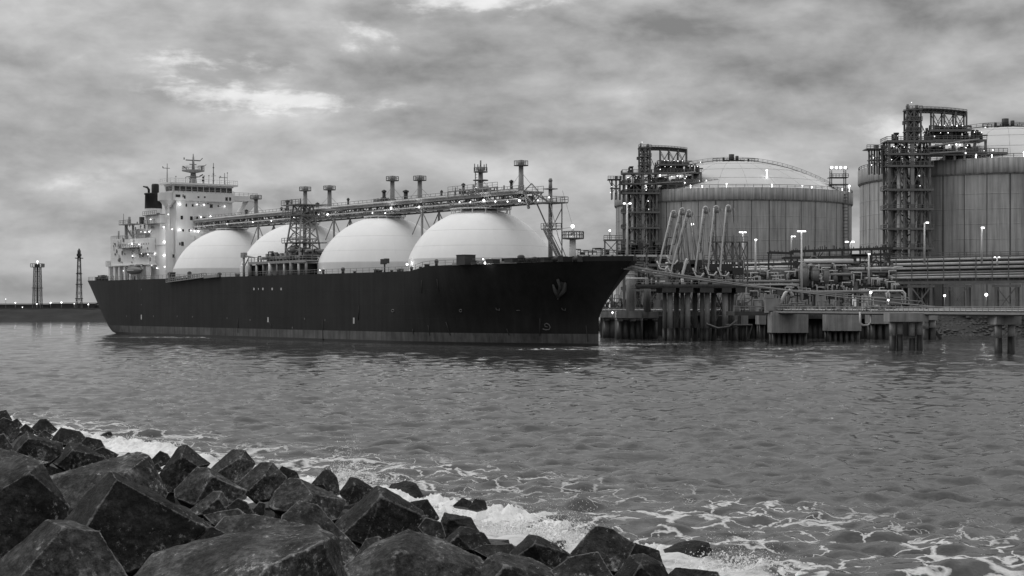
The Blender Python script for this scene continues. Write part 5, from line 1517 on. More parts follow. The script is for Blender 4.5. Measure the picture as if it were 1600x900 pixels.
# ------------------------------------------------------------------ jetty: piled dolphins, loading platform, walkway
def pile_group(name, label, pxs, y_wl, cap=None, capz=(6.2, 8.0), r=.85, top=None, rows=1, gap=4.0, cat='pier', depth=6.0, wetz=3.0, group=None):
    Y = H * F / (y_wl - HZ)
    xm = at(sum(pxs) / len(pxs), HZ, Y).x
    t = thing(name, label, cat, (xm, Y, 0), 0, group)
    zt = top if top else capz[0]
    for rw in range(rows):
        for i, px in enumerate(pxs):
            x = at(px, HZ, Y).x - xm; y = rw * gap
            b = MB(); b.cyl((x, y, wetz), (x, y, zt), r, n=14); p = b.build('pile', PIERC, t)
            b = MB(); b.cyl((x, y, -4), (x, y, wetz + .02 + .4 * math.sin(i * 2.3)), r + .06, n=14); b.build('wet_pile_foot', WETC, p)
    if cap:
        x0, x1 = at(cap[0], HZ, Y).x - xm, at(cap[1], HZ, Y).x - xm
        b = MB(); b.box(x0, -depth * .35, capz[0], x1, depth * .65, capz[1]); b.build('pile_cap', PIERC, t)
    return t


zpx = lambda py, Y: H - (py - HZ) * Y / F
Ym = 372
# right hand piers under the walkway
pile_group('walkway_pier', 'two legged pier carrying the walkway near the right edge of the view', [1560, 1580], 552.5, (1552, 1591), (zpx(507, 323), zpx(490, 323)), .68, group='piers under the walkway', rows=1)
pile_group('walkway_pier', 'four legged pier with a pale plate under the middle of the walkway', [1394.5, 1406, 1425, 1437], 547.5, (1387, 1447), (zpx(502.5, 347), zpx(489, 347)), .62, group='piers under the walkway', rows=1)
t = pile_group('walkway_pier', 'small dark braced pier just behind the four legged pier', [1446, 1457], 531, (1440, 1462), (zpx(500, 455), zpx(490, 455)), .9, group='piers under the walkway', rows=1)
b = MB(); b.bar((-1, 0, 6), (3.2, 0, .2), .7); b.build('raking_pile', WETC, t)
b = MB(); p = at(1417, 493, 344); pp = bpy.data.objects.new('sign_plate', None); bpy.data.objects.remove(pp)
# big fendered blocks
def block_pier(label, x0, x1, y0, y1, ywl, n):
    Y = H * F / (ywl - HZ); xa, xb_ = at(x0, HZ, Y).x, at(x1, HZ, Y).x; za, zb_ = zpx(y1, Y), zpx(y0, Y)
    t = thing('block_pier', label, 'pier', ((xa + xb_) / 2, Y, 0), 0, 'massive concrete block piers')
    w2 = (xb_ - xa) / 2
    b = MB(); b.box(-w2, 0, za, w2, 7, zb_); b.build('pier_block', PIERC, t)
    for i in range(n):
        x = -w2 + (i + .5) * 2 * w2 / n
        b = MB(); b.box(x - .09, -.06, za + .05, x + .09, 0.001, zb_ - .1); b.build('shutter_rib', PIERC, t)
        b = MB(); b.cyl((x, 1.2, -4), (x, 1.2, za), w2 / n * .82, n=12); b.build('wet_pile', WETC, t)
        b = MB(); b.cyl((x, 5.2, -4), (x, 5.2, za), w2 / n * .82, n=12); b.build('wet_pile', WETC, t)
    return t


block_pier('pale concrete block pier standing nearest under the walkway, right of the loading platform', 1206, 1263, 487.5, 520, 537.5, 7)
block_pier('darker concrete block pier standing further back, right of the nearest block', 1293, 1346, 488, 517, 533.5, 6)
block_pier('narrow concrete block pier between the loading platform and the nearest block', 1158, 1169, 487, 507, 532, 2)
block_pier('second narrow concrete block pier left of the nearest block', 1186, 1197, 487, 507, 530, 2)
block_pier('low dark block pier right of the darker block, left of the four legged pier', 1360, 1392, 489, 506, 531, 3)
# left dolphin group behind the bow
t = pile_group('mooring_dolphin', 'dark piled dolphin with a wide cap just right of the bow', [969, 978, 989, 998], 530.5, (962, 1002), (zpx(497, 459), zpx(486, 459)), 1.15, rows=2, wetz=5.0, cat='mooring dolphin', group='piled dolphins')
pile_group('mooring_dolphin', 'dark piled dolphin left of the first pair of platform piles', [1009, 1015, 1021], 530, (1002, 1028), (zpx(497, 464), zpx(487, 464)), 1.1, rows=2, wetz=5.2, cat='mooring dolphin', group='piled dolphins')
pile_group('mooring_dolphin', 'small dark dolphin partly hidden by the bow', [948, 957], 528, (938, 963), (zpx(496, 482), zpx(487, 482)), 1.2, rows=2, wetz=5.0, cat='mooring dolphin', group='piled dolphins')
for px, yt, yb, r, lab in ((985, 420, 486, 1.15, 'tall pale round column rising from the wide dolphin behind the bow'), (1011.5, 430, 487, .95, 'thinner round column beside the tall pale one')):
    p = at(px, yb, 462); t = thing('round_column', lab, 'column', (p.x, 462, p.z))
    h_ = (yb - yt) * 462 / F
    b = MB(); b.cyl((0, 0, 0), (0, 0, h_), r, n=16); b.build('column_shaft', mat('column_concrete', .24, .85, .3, .5, .3), t)
    b = MB(); b.cyl((0, 0, h_), (0, 0, h_ + .7), r * 1.25, n=16); b.build('column_head', PIERC, t)
# loading platform
YP = H * F / (532.5 - HZ)
xl, xr = at(992, HZ, YP).x, at(1163, HZ, YP).x
zd0, zd1 = zpx(453, YP), zpx(445, YP)
lp = thing('loading_platform', 'raised jetty platform on tall round piles carrying the white loading arms', 'jetty', ((xl + xr) / 2, YP, 0))
xm = (xl + xr) / 2
b = MB(); b.box(xl - xm, -3, zd0 + .5, xr - xm, 16, zd1); b.box(xl - xm - .2, -3.2, zd1 - .5, xr - xm + .2, -3, zd1 + .1); b.build('platform_slab', DECKC, lp)
for px in (1040, 1067, 1099, 1133, 1148):
    x = at(px, HZ, YP).x - xm
    b = MB(); b.box(x - 1.2, -3, zd0 - .7, x + 2.4, 15, zd0 + .48); b.build('cross_beam', DECKC, lp)
for px, y, r in ((1038.5, 2, .55), (1047, 0, .72), (1066, 2, .5), (1074.5, 0, .72), (1097, 2, .55), (1105, 0, .72), (1133, 0, .82), (1147.5, 3, .85), (1115, 9, .7), (1057, 10, .7), (1086, 11, .7), (1141, 12, .7)):
    x = at(px, HZ, YP + y).x - xm
    b = MB(); b.cyl((x, y, 3.2), (x, y, zd0 - .65), r, n=16); q = b.build('pile', PIERC, lp)
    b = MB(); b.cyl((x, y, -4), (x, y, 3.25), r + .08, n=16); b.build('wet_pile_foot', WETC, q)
b = MB(); b.rail([(xl - xm, -3, zd1), (xr - xm, -3, zd1)], 1.2, 2, .08); b.build('platform_railing', GREY, lp)
b = MB(); x0 = at(1103, HZ, YP).x - xm; b.tube([(x0, -1, 4.6), (x0 + 3, -1.3, 3.4), (x0 + 6, -1.3, 3.8), (x0 + 8, -1, 5.5)], .22, 6); b.tube([(x0 + 5, -1, 4.2), (x0 + 12, -1, 4.2), (x0 + 11, -1, .5)], .3, 6); b.build('slack_hose', GREY, lp)
b = MB()
for x in (at(1060, HZ, YP).x - xm, at(1120, HZ, YP).x - xm):
    b.bar((x, 6, 4), (x + 4, 6, zd0), .3); b.bar((x + 4, 6, 4), (x, 6, zd0), .3)
b.build('pile_bracing', STEEL, lp)
# low service deck behind the piles with pale pipe run
sd_ = thing('service_deck', 'low cluttered service deck seen between the platform piles', 'jetty', (at(1050, HZ, 485).x, 485, 0))
b = MB(); b.box(-24, 0, 6.4, 24, 8, 7.4); b.build('deck_slab', DECKC, sd_)
b = MB(); b.tube([(-24, -.5, 8.0), (24, -.5, 8.0)], .3, 8); b.build('pale_pipe', PALE, sd_)
for x in (-19, -6, 8, 19):
    b = MB(); b.cyl((x, 3, -4), (x, 3, 6.4), 1.1, n=10); b.build('wet_pile', WETC, sd_)
b = MB(); rg = random.Random(31)
for i in range(150):
    x = rg.uniform(-23, 23); y = rg.uniform(0, 6); hh = rg.uniform(1, 6); z = 7.4
    if rg.random() < .35: b.box(x, y, z, x + rg.uniform(.5, 2), y + 1, z + hh * .6)
    else: b.tube([(x, y, z), (x, y, z + hh), (x + rg.uniform(-4, 4), y, z + hh), (x + rg.uniform(-3, 3), y, z)], .18, 5)
b.build('pipework', STEEL, sd_)
b = MB(); b.rail([(-24, -.8, 7.4), (24, -.8, 7.4)], 1.2, 1.6, .08); b.build('deck_railing', GREY, sd_)

# loading arms: a riser, a white outboard tube to the apex, a bend over the top and the dark inner tube down
ORD = ['leftmost of the tall white loading arms on the platform', 'second white loading arm from the left, leaning close to the third', 'third white loading arm from the left, forked with the second', 'middle white loading arm, nearly upright', 'fifth white loading arm, second from the right', 'rightmost of the tall white loading arms']


def arm(i, x0, y0, x1, y1, back):
    Y = YP + 3
    base = at(x0, 447, Y); base.z = zd1
    t = thing('loading_boom', ORD[i], 'loading boom', base, 0, 'white loading arms')
    L = lambda px, py, dy=0: at(px, py, Y + dy) - base
    top = L(x1, y1); bot = L(x0, y0)
    b = MB(); b.cyl((back[0] * .5 + .2, 1.5, 0), (back[0] * .5 + .2, 1.5, bot.z - .5), .5, n=10); b.box(back[0] * .5 - .8, .6, 0, back[0] * .5 + 1.2, 2.4, .8); b.build('riser', GREY, t)
    b = MB(); b.tube([bot + Vector((-.6, 0, .9)), bot + Vector((-.4, 0, .15)), bot + Vector((.3, 0, 0))] + [bot.lerp(top, q) for q in (.03, .3, .6, 1)], [.2, .26, .3, .25, .23, .21, .2], 9); b.build('outboard_tube', PALE, t)
    r = .62
    b = MB(); d = (top - bot).normalized(); side = Vector((d.z, 0, -d.x))
    b.tube([top + side * (r - r * math.cos(a)) + d * r * math.sin(a) for a in [math.pi * k / 8 * 1.2 for k in range(9)]], .19, 8); b.build('apex_bend', PALE, t)
    e = top + side * 2 * r
    b = MB()
    b.tube([e, Vector((back[0] + 1.5, 1.2, back[1] - 3))], .22, 7); b.tube([e + side * .9, Vector((back[0] + 3.6, 1.6, back[1] - 4))], .14, 6)
    b.build('inboard_tube', GREY, t)
    b = MB(); b.lathe([(.3, -.3), (1.0, -.3), (1.0, .3), (.3, .3)], (0, 0, 0), 14)
    b.v = [(e.x - r * .7 + v[0], .3 + v[2] * 1.4, e.z - .2 + v[1]) for v in b.v]
    b.build('sheave', GREY, t)
    b = MB(); b.tube([top + side * .6 + Vector((0, -.2, 0)), bot.lerp(top, .15) + side * 1.6], .07, 4); b.tube([bot.lerp(top, .3) + side * .7, bot.lerp(top, .85) + side * .55], .12, 5)
    for q in (.3, .45, .6, .75): b.bar(bot.lerp(top, q), bot.lerp(top, q) + side * .8, .18)
    b.build('hydraulic_line', STEEL, t)
    b = MB(); b.box(back[0] - .6, .5, back[1] - 2.2, back[0] + 2.4, 2.3, back[1] - .4); b.build('counterweight', DARK, t)
    b = MB(); b.tube([bot + Vector((-.2, 0, 0)), bot + Vector((.2, 0, -1.2)), bot + Vector((1.6, 0, -1.4)), bot + Vector((2.4, 0, -.4))], .22, 8); b.build('flange_elbow', PALE, t)
    return t


for i, (x0, y0, x1, y1, bk) in enumerate(((1030, 413, 1049, 332, (4.0, 6.5)), (1045, 404, 1062.5, 328, (4.5, 6)), (1048, 424, 1073, 331, (6.0, 7)), (1086, 424, 1099, 326, (4.5, 6)), (1106, 422, 1115.5, 325, (4.2, 6)), (1125, 423, 1134.5, 324, (4.0, 5)))):
    arm(i, x0, y0, x1, y1, bk)
# short parked arm and manifold on the platform
t = thing('parked_hose', 'short white pipe arm parked low between the tall loading arms', 'loading boom', at(1067, 447, YP + 2))
b = MB(); b.tube([(-.2, 0, 2.0), (0, 0, 3.4), (.9, 0, 6.8), (1.2, 0, 7.2)], .4, 8); b.tube([(-.2, 0, 2), (0, 0, 0)], .45, 8); b.build('arm_tube', PALE, t)
mf = thing('pipe_manifold', 'tangle of valves and pipes at the foot of the loading arms', 'pipework', (xm, YP, zd1))
rg = random.Random(12)
for i in range(48):
    x = rg.uniform(xl - xm + 1, xr - xm - 1); y = rg.uniform(5, 13); hh = rg.uniform(1.5, 6.5); w_ = rg.uniform(-6, 6)
    b = MB(); b.tube([(x, y, 0), (x, y, hh), (x + w_, y, hh), (x + w_, y, hh - rg.uniform(.5, 1.5))], rg.uniform(.2, .42), 7); b.build('pipe', rg.choice((STEEL, GREY, STEEL, DARK, PALE)), mf)
for i in range(22):
    x = rg.uniform(xl - xm + 1, xr - xm - 1); y = rg.uniform(4, 12); z = rg.uniform(0, 4)
    b = MB(); b.cyl((x - .5, y, z + .8), (x + .5, y, z + .8), .7, n=10); b.cyl((x, y, z + .8), (x, y, z + 2.4), .22, n=6); b.lathe([(.05, z + 2.4), (.6, z + 2.4), (.6, z + 2.6), (.05, z + 2.6)], (x, y, 0), 8); b.build('valve', rg.choice((STEEL, DARK, GREY)), mf)
b = MB()
for x0, x1, z in ((at(1108, HZ, YP + 12).x - xm, at(1168, HZ, YP + 12).x - xm, 11.6), (at(1100, HZ, YP + 12).x - xm, at(1160, HZ, YP + 12).x - xm, 6.6)):
    b.box(x0, 11, z, x1, 14, z + .3); b.rail([(x0, 11, z + .3), (x1, 11, z + .3)], 1.2, 1.6, .08)
    for k in range(6): x = x0 + (x1 - x0) * k / 5; b.bar((x, 12, 0), (x, 12, z), .4)
for k in range(5):
    x = at(1110, HZ, YP + 12).x - xm + 2 * k; b.bar((x, 12, 6.8), (x + 2, 12, 11.6), .22); b.bar((x + 2, 12, 6.8), (x, 12, 11.6), .22)
b.build('access_gantry', STEEL, mf)

# gantry beyond the bow (pale beam, frames, pipes)
gY = 486
g_ = thing('jetty_gantry', 'pale beamed pipe gantry showing above the bow', 'gantry', (at(970, HZ, gY).x, gY, 0))
zg = zpx(398, gY); gx0 = at(903, HZ, gY).x - at(970, HZ, gY).x; gx1 = at(1046, HZ, gY).x - at(970, HZ, gY).x
for z, m, h_ in ((zg, PALE, .55), (zg - 2.6, STEEL, .8), (zg - 4.6, GREY, .4)):
    b = MB(); b.box(gx0, 0, z - h_, gx1, 4, z); b.build('gantry_beam', m, g_)
for k in range(9):
    x = gx0 + (gx1 - gx0) * k / 8; b = MB(); b.bar((x, .2, 6), (x, .2, zg), .55); b.build('gantry_post', STEEL, g_)
b = MB(); b.rail([(gx0, 0, zg), (gx1, 0, zg)], 1.3, 2, .09); b.build('gantry_railing', STEEL, g_)
b = MB(); rg = random.Random(77)
for i in range(120):
    x = rg.uniform(gx0, gx1); z = rg.choice((zg - 4.6, zg - 2.6, zg)); hh = rg.uniform(.6, 2.4 if z < zg else (2 if x < 0 else 5))
    if rg.random() < .4: b.box(x, 1, z, x + rg.uniform(.5, 2.2), 3, z + hh * .8)
    else: b.tube([(x, 1, z), (x, 1, z + hh), (x + rg.uniform(-3, 3), 1, z + hh)], .2, 6)
b.build('pipework', DARK, g_)
xq = at(945, HZ, gY).x - at(970, HZ, gY).x; zq = zpx(374, gY)
b = MB(); b.box(xq - .3, -.5, zq - .4, xq + 5.2, 3, zq); b.rail([(xq - .3, -.5, zq), (xq + 5.2, -.5, zq)], 1.1, 1.2, .09); b.bar((xq, 0, zg), (xq, 0, zq), .45); b.bar((xq + 3.6, 0, zg), (xq + 3.6, 0, zq), .45); b.bar((xq, 0, zg), (xq + 3.6, 0, zq - .5), .22); b.bar((xq + 3.6, 0, zg), (xq, 0, zq - .5), .22); b.cyl((xq + 1.5, 1, zq), (xq + 1.5, 1, zq + 2.4), .15, n=5)
b.build('lookout_platform', STEEL, g_)
b = MB(); b.ball((xq + 1.5, 1, zq + 2.6), .3, 6); b.build('gantry_lamp', LAMPD, g_)
b = MB(); b.tube([(gx0 + 18, 3, zg - 3.6), (gx1 + 14, 3, zg - 3.8)], 1.3, 12); b.build('large_pipe', STEEL, g_)

# pipe frames and equipment in the middle of the jetty
eq = thing('pipe_rack', 'dark open steel frame of pipes and vessels behind the mooring lines', 'pipe rack', (at(1290, HZ, 470).x, 470, 0))
eX = lambda px: at(px, HZ, 470).x - at(1290, HZ, 470).x
eZ = lambda py: zpx(py, 470)
fr = [(1201, 394, 470), (1236, 393, 470), (1246, 403, 470), (1272, 391, 470), (1296, 391, 470), (1316, 390, 470), (1330, 388, 470), (1344, 388, 470), (1362, 388, 470), (1376, 386, 470), (1390, 386, 470)]
for px, yt, yb in fr:
    b = MB(); b.bar((eX(px), 0, 6), (eX(px), 0, eZ(yt)), .42); b.build('rack_post', DARK, eq)
for a, c, ya, yc in ((1201, 1240, 394.5, 396), (1236, 1395, 393, 388), (1224, 1360, 403, 400), (1201, 1248, 413, 413), (1330, 1395, 399, 397), (1255, 1335, 412, 411), (1240, 1350, 434, 434), (1200, 1392, 448, 448), (1305, 1392, 426, 426)):
    b = MB(); b.bar((eX(a), 0, eZ(ya)), (eX(c), 0, eZ(yc)), .5, .7); b.bar((eX(a), 3, eZ(ya)), (eX(c), 3, eZ(yc)), .4); b.build('rack_beam', DARK, eq)
b = MB(); rg = random.Random(5)
for i in range(26):
    px = rg.uniform(1203, 1390); y0 = rg.choice((394, 403, 413)); b.bar((eX(px), 0, eZ(y0)), (eX(px + rg.uniform(-8, 8)), 0, eZ(y0 + 10)), .24)
for i in range(44): px = rg.uniform(1236, 1392); b.bar((eX(px), 0, eZ(391)), (eX(px), 0, eZ(rg.uniform(383, 388))), .2)
for px in range(1204, 1392, 6): b.bar((eX(px), -.2, eZ(392 if px > 1236 else 394)), (eX(px), -.2, eZ(389 if px > 1236 else 391)), .14)
b.build('rack_bracing', DARK, eq)
for a, c, y, r, m, dy in ((1255, 1332, 408.5, .65, PALE, -1), (1255, 1300, 416, .5, GREY, -1.2), (1150, 1252, 421.5, .4, PALE, 1), (1150, 1250, 427, .5, GREY, 1), (1316, 1400, 420, .45, PALE, -.8), (1310, 1400, 425, .35, GREY, -.6), (1155, 1250, 440, .4, GREY, -2), (1165, 1250, 445, .3, PALE, -2), (1240, 1400, 456, .4, GREY, -3), (1295, 1330, 429, .4, GREY, -2)):
    b = MB(); b.tube([(eX(a), dy, eZ(y)), (eX(c), dy, eZ(y - .5))], r, 8); b.build('pipe', m, eq)
for px, py, r, hh in ((1254, 427, 1.5, 3.6), (1272, 428, 1.3, 2), (1289, 429, 1.0, 2.6), (1303, 431, .8, 2)):
    b = MB(); b.cyl((eX(px), -1.5, eZ(py) - hh), (eX(px), -1.5, eZ(py) + hh * .4), r, n=14); b.ball((eX(px), -1.5, eZ(py) + hh * .4), r, 10); b.build('vessel', STEEL, eq)
b = MB()
for i in range(380):
    px = rg.uniform(1165, 1398); y0 = rg.uniform(404, 462) if px > 1240 else rg.uniform(424, 462); x = eX(px); z = eZ(y0); hh = rg.uniform(.6, 3.0); y = rg.uniform(-1.5, 4)
    k = rg.random()
    if k < .4: b.box(x, y, z - hh * .5, x + rg.uniform(.4, 2), y + .8, z + hh * .5)
    elif k < .8: b.tube([(x, y, z - hh), (x, y, z), (x + rg.uniform(-4, 4), y, z)], .2, 6)
    else: b.tube([(x + 1.0 * math.cos(a), y, z + 1.0 * math.sin(a)) for a in [math.pi * q / 6 for q in range(7)]], .25, 6)
o = b.build('pipework', STEEL, eq)
b = MB()
for i in range(95):
    px = rg.uniform(1170, 1398); y0 = rg.uniform(412, 460); x = eX(px); z = eZ(y0); b.tube([(x, -2, z - rg.uniform(1, 2.5)), (x, -2, z), (x + rg.uniform(-3, 3), -2, z)], .2, 6)
b.build('bright_pipework', PALE, eq)
b = MB(); b.box(eX(1150), 1, 5.6, eX(1400), 9, 7.0); b.build('rack_slab', DECKC, eq)
b = MB()
for i in range(30): x = eX(1155 + i * 8.2); b.cyl((x, 5, -4), (x, 5, 5.6), 1.0, n=8)
b.build('rack_piles', WETC, eq)
qa, qb = at(938, HZ, 505).x, at(1436, HZ, 505).x  # ribbed dark wall added in place of the under-deck shade
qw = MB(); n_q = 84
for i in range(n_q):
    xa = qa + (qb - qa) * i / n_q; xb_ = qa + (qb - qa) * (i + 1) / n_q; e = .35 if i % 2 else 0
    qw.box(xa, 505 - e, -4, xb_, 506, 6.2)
tag(qw.build('shade_wall', WETC), 'dark ribbed wall added to stand for the shade behind the jetty piles', 'wall')
# white arched expansion loops on the walkway
for i, (px, lab) in enumerate(((1375, 'left white arched pipe loop standing on the walkway'), (1400, 'right white arched pipe loop standing on the walkway'))):
    p = at(px, 463, 400); t = thing('pipe_loop', lab, 'pipe loop', p)
    for dy in (0, 1.2):
        b = MB(); b.tube([(-2.2, dy, -2), (-2.2, dy, .7), (-1.6, dy, 1.3), (1.6, dy, 1.3), (2.2, dy, .7), (2.2, dy, -2)], .22, 7); b.build('loop_pipe', PALE, t)
    b = MB(); b.box(-1.3, .2, -2, 1.3, 1, .6); b.build('valve_box', STEEL, t)
    b = MB(); b.bar((-2.6, 0, -.2), (3.2, 0, -.3), .3); b.bar((-2.6, .6, -2), (-2.6, .6, 0), .2); b.build('loop_rail', GREY, t)

# long walkway on the piers
w0, w1 = at(1196, HZ, 412), at(1640, HZ, 306)
zw = 7.9
wk = thing('walkway', 'long railed concrete walkway running along the jetty piers', 'walkway', (w0.x, w0.y, 0))
dv = Vector((w1.x - w0.x, w1.y - w0.y, 0)); Lw = dv.length; dv.normalize(); nv = Vector((-dv.y, dv.x, 0))
P_ = lambda s, n, z: dv * s + nv * n + Vector((0, 0, z))
b = MB(); b.bar(P_(0, 1.6, zw - .35), P_(Lw, 1.6, zw - .35), 3.4, .6); b.build('walkway_slab', DARK, wk)
b = MB(); b.bar(P_(0, -.25, zw - .15), P_(Lw, -.25, zw - .15), .22, .45); b.build('edge_beam', GREY, wk)
b = MB(); b.rail([P_(0, 0, zw), P_(Lw, 0, zw)], 1.15, 1.9, .07); b.build('near_railing', GREY, wk)
b = MB(); b.rail([P_(0, 3.2, zw), P_(Lw, 3.2, zw)], 1.15, 1.9, .06); b.build('far_railing', STEEL, wk)
for n_, z, r, m in ((.8, zw + .35, .18, PALE), (1.3, zw + .3, .22, GREY), (2.6, zw + .7, .2, GREY)):
    b = MB(); b.tube([P_(0, n_, z), P_(Lw, n_, z)], r, 7); b.build('walkway_pipe', m, wk)
b = MB(); rg = random.Random(55)
for i in range(90):
    s = rg.uniform(0, Lw * .62); n_ = rg.uniform(.3, 3); q = P_(s, n_, zw); hh = rg.uniform(.4, 2.4) * (1 if s < Lw * .5 else .5)
    if rg.random() < .4: b.box(q.x, q.y, q.z, q.x + rg.uniform(.3, 1), q.y + .6, q.z + hh * .7)
    else: b.tube([q, q + Vector((0, 0, hh)), q + Vector((rg.uniform(-2, 2), 0, hh))], .13, 5)
b.build('mooring_gear', STEEL, wk)
b = MB(); q = P_(Lw * .43, -.5, zw); b.tube([q + Vector((-1.2, 0, 0)), q + Vector((-1.2, 0, -2.2)), q + Vector((-.6, 0, -2.9)), q + Vector((.6, 0, -2.9)), q + Vector((1.2, 0, -2.2)), q + Vector((1.2, 0, .3))], .2, 7); b.build('hanging_hose', PALE, wk)
# slab of the low platform left of the walkway
p0 = thing('service_platform', 'low railed platform beside the loading platform', 'jetty', (at(1195, HZ, 425).x, 425, 0))
b = MB(); b.box(-8, -2, zw - 1.1, 14, 14, zw - .1); b.build('platform_slab', DECKC, p0)
b = MB(); b.rail([(-8, -2, zw - .1), (14, -2, zw - .1)], 1.3, 1.4, .08); b.build('platform_railing', GREY, p0)
b = MB(); rg = random.Random(6)
for i in range(50):
    x = rg.uniform(-8, 13); hh = rg.uniform(.6, 4.2); y = rg.uniform(-1, 6)
    if rg.random() < .4: b.box(x, y, zw - .1, x + rg.uniform(.4, 1.5), y + 1, zw + hh * .6)
    else: b.tube([(x, y, zw - .1), (x, y, zw + hh), (x + rg.uniform(-3, 3), y, zw + hh)], .2, 6)
b.build('pipework', STEEL, p0)
t = thing('quick_release_hook', 'pale mooring hook unit on the platform edge above the nearest block pier', 'mooring hook', at(1206, 476, 408))
b = MB(); b.box(-1.6, -.5, -1.5, 1.8, 1.5, 1.6); b.box(-1.8, -.6, 1.6, .5, 1.6, 2.5); b.build('hook_housing', GREY, t)
b = MB(); b.tube([(2.0, 0, 0), (3.2, -.3, 2.8), (4.2, -.3, 3.6), (5, 0, 2.2)], .42, 8); b.build('hook_arm', PALE, t)
b = MB(); b.box(2, -.4, -3, 4, 1.2, -.2); b.bar((3.4, -.6, -3.6), (4.6, -.6, 1.6), .4); b.build('hook_base', GREY, t)

# mooring lines from the bow to the jetty
LN = [((972, 418, None), (1165, 437.5, 430), 'uppermost mooring rope from the bow to the platform edge'), ((976, 420, None), (1330, 459, 412), 'mooring rope from the bow to the middle of the jetty'), ((981, 417, None), (1440, 471, 372), 'mooring rope from the bow to the four legged pier'),
      ((985, 416, None), (1535, 486, 345), 'longest mooring rope, reaching far along the walkway'), ((988, 415, None), (1260, 456, 420), 'mooring rope dropping steepest toward the nearest block pier'), ((978, 419, None), (1385, 466, 392), 'mooring rope lying just under the longest one')]
for (ax, ay, _), (bx2, by2, bY), lab in LN:
    A = at(ax, ay, 366); B = at(bx2, by2, bY); A = A + Vector((0, 2, 0))
    b = MB(A); pts = []
    for k in range(15):
        q = k / 14; p = A.lerp(B, q); p.z -= 1.1 * math.sin(math.pi * q) * .8; pts.append(p)
    b.tube(pts, .13, 6); o = b.build('mooring_rope', ROPE); o.location = A
    tag(o, lab, 'mooring rope', 'mooring ropes from the bow')

# raised pipe bridge along the shore on the right
r0, r1 = at(1372, HZ, 545), at(1660, HZ, 524)
ub = thing('pipe_bridge', 'long raised bridge of pale pipes running along the shore to the right', 'pipe bridge', (r0.x, r0.y, 0))
dv2 = Vector((r1.x - r0.x, r1.y - r0.y, 0)); Lu = dv2.length; dv2.normalize(); nv2 = Vector((-dv2.y, dv2.x, 0))
Q_ = lambda s, n, z: dv2 * s + nv2 * n + Vector((0, 0, z))
zu = zpx(443, 537)
for n_, z, r, m in ((-.8, zu + 1.6, .5, PALE), (-.6, zu + 3.2, .35, GREY), (-.6, zu + 4.6, .45, PALE), (-.9, zu + 5.9, .45, PALE), (0, zu + 7.3, .35, PALE), (1.5, zu + 2.6, .8, DARK), (2.5, zu + 4.2, .9, DARK), (2.2, zu + 6.2, .8, DARK), (3, zu + 1.2, .9, DARK), (1.2, zu + 5.4, .5, STEEL), (-1.1, zu + 2.5, .22, PALE), (2, zu + 7.0, .4, GREY)):  # back row coloured dark to give the shaded gaps between pipes
    b = MB(); b.tube([Q_(-78, n_, z - .6), Q_(Lu, n_, z + .8)], r, 9); b.build('bridge_pipe', m, ub)
b = MB()
for n_ in (-1.6, 3.4):
    b.bar(Q_(-76, n_, zu), Q_(Lu, n_, zu + .5), .5, 1.0); b.bar(Q_(-76, n_, zu + 8.2), Q_(Lu, n_, zu + 8.8), .3)
b.build('bridge_girder', STEEL, ub)
k_ = 0
for s in np.arange(-74, Lu, 5.0):
    b = MB(); b.bar(Q_(s, -1.6, zu), Q_(s, -1.6, zu + 8.4), .28); b.bar(Q_(s, 3.4, zu), Q_(s, 3.4, zu + 8.4), .28); b.bar(Q_(s, -1.6, zu + 3.9), Q_(s, 3.4, zu + 3.9), .25); b.build('bridge_frame', STEEL, ub)
for z0_, h_ in ((1.0, 1.5), (3.3, 1.2), (5.0, 1.0), (6.6, .7)):  # dark bars added as backing, standing in for shade between the pipes
    b = MB(); b.bar(Q_(-76, 1.0, zu + z0_ + h_ / 2 - .5), Q_(Lu, 1.0, zu + z0_ + h_ / 2 + .6), 1.6, h_); b.build('gap_shade_backing', DARK, ub)
b = MB(); b.rail([Q_(-40, -1.7, zu + 8.3), Q_(Lu, -1.7, zu + 8.8)], 1.2, 2.6, .09); b.rail([Q_(-8, -2, zu + .5), Q_(Lu, -2, zu + .8)], 1.0, 1.8, .06); b.build('bridge_railing', STEEL, ub)
for px in (1326, 1440, 1497, 1573, 1648):
    k = (px - 800) / F; s = (k * r0.y - r0.x) / (dv2.x - k * dv2.y)
    b = MB()
    for e in (-2.1, 2.1):
        for n_ in (-1.4, 3.2): b.bar(Q_(s + e * 1.5, n_, 5.5), Q_(s + e * 1.5, n_, zu - .4), .75)
    b.bar(Q_(s - 4.4, -1.4, zu - .8), Q_(s + 4.4, -1.4, zu - .8), .6, .9); b.bar(Q_(s - 3.1, -1.4, 7), Q_(s + 3.1, -1.4, zu - 1), .4); b.bar(Q_(s + 3.1, -1.4, 7), Q_(s - 3.1, -1.4, zu - 1), .4)
    b.build('bridge_trestle', STEEL, ub)

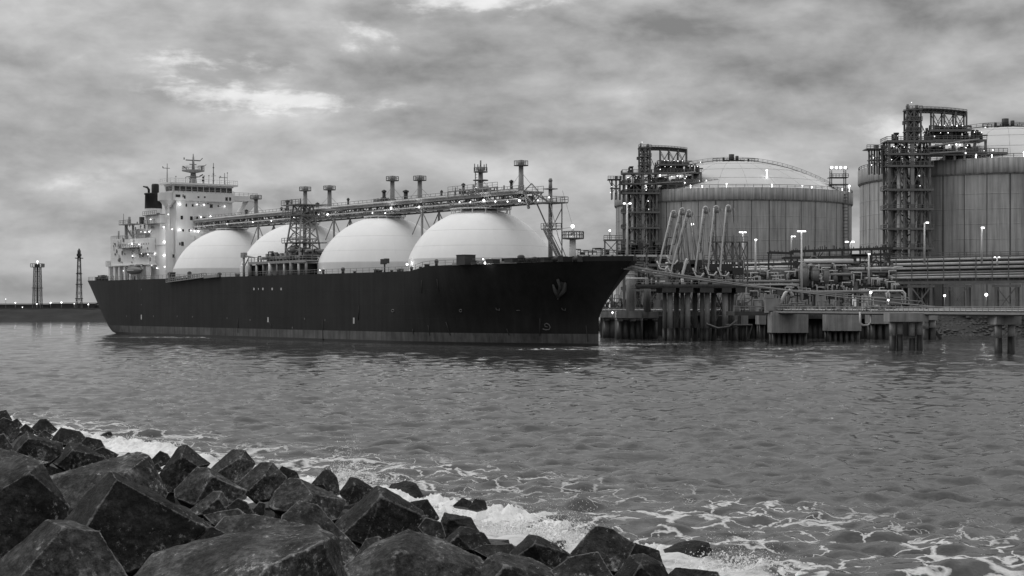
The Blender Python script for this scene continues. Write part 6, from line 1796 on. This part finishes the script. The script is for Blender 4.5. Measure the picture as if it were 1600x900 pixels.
# ------------------------------------------------------------------ street lamps
def street_lamp(label, px, py, yb, Y, heads, r=.5, kind='single'):
    p = at(px, py, Y); zb = zpx(yb, Y)
    t = thing('street_lamp', label, 'street lamp', (p.x, Y, zb), 0, 'tall lamp posts of the terminal')
    h_ = p.z - zb
    b = MB(); b.cyl((0, 0, 0), (0, 0, h_), .34, .2, 8); b.build('pole', PALE, t)
    xs = [(hx) * Y / F for hx in heads]
    b = MB(); b.bar((min(xs + [0]), 0, h_), (max(xs + [0]), 0, h_), .16); b.build('bracket', PALE, t)
    for x in xs:
        b = MB(); b.box(x - r * .52, -r * .45, h_ - r * .25, x + r * .52, r * .45, h_ + r * .3); b.build('lamp_head', LAMP, t)
    return t


for a in (('double headed lamp post in front of the left process tower', 980, 318, 416, 480, (-4.5, 4.5), .62), ('double headed lamp post right of the loading arms', 1161, 363, 440, 470, (-4.5, -1, 3.5), .5), ('single headed lamp post just right of the loading arms', 1180.5, 374.5, 432, 470, (.5,), .55),
          ('shorter lamp post left of the wide headed one before the left tank', 1236.5, 369.5, 400, 560, (1, 5), .55), ('wide headed lamp post standing before the right half of the left tank', 1252.5, 361.5, 470, 455, (-5, -2, 2, 5), .5), ('twin headed lamp post in the gap between the storage tanks', 1329, 378, 400, 560, (-6, 3.5), .85),
          ('small lamp post right of the gap between the tanks', 1357.5, 397, 444, 455, (.5,), .5), ('lamp post with its arm to the right beside the right process tower', 1444.5, 348, 412, 512, (4.5,), .7), ('lamp post with a short arm before the right storage tank', 1534, 356, 412, 512, (1.5,), .8), ('low twin headed lamp post above the pipe bridge at the right', 1558, 402, 414, 512, (-3.5, 3), .42)):
    street_lamp(*a)
for px, py, Y, zb, r, l in ((1476, 463.5, 470, 7, .45, 'low bright lamp under the pipe bridge, left of two'), (1541, 462.5, 470, 7, .6, 'low bright lamp under the pipe bridge, right of two'), (1360.5, 458.5, 395, 7.6, .42, 'bright lamp on the walkway left of the white pipe loops'), (957, 489.5, 458, 6, .33, 'lamp at the water level just right of the bow'), (1082, 352, 452, 14, .5, 'lamp among the loading arms'), (1388, 470, 380, 7.6, .3, 'small lamp on the walkway below the white pipe loops')):
    bulb_post('bulkhead_lamp', l, px, py, Y, zb, r, .1, 'low lamps of the jetty', cat='lamp')

# joined small gear that nobody could pick apart at this distance
STUFFY = ('pipework', 'bright_pipework', 'valve_gear', 'vessels', 'pump_gear', 'crown_pipework', 'mooring_gear', 'deckhouse_fittings', 'casing_vents', 'bracing', 'tower_bracing', 'rack_bracing', 'gallery_bracing', 'roof_seams', 'rack_piles')
for o in bpy.data.objects:
    if o.name.split('.')[0] in STUFFY: o['kind'] = 'stuff'
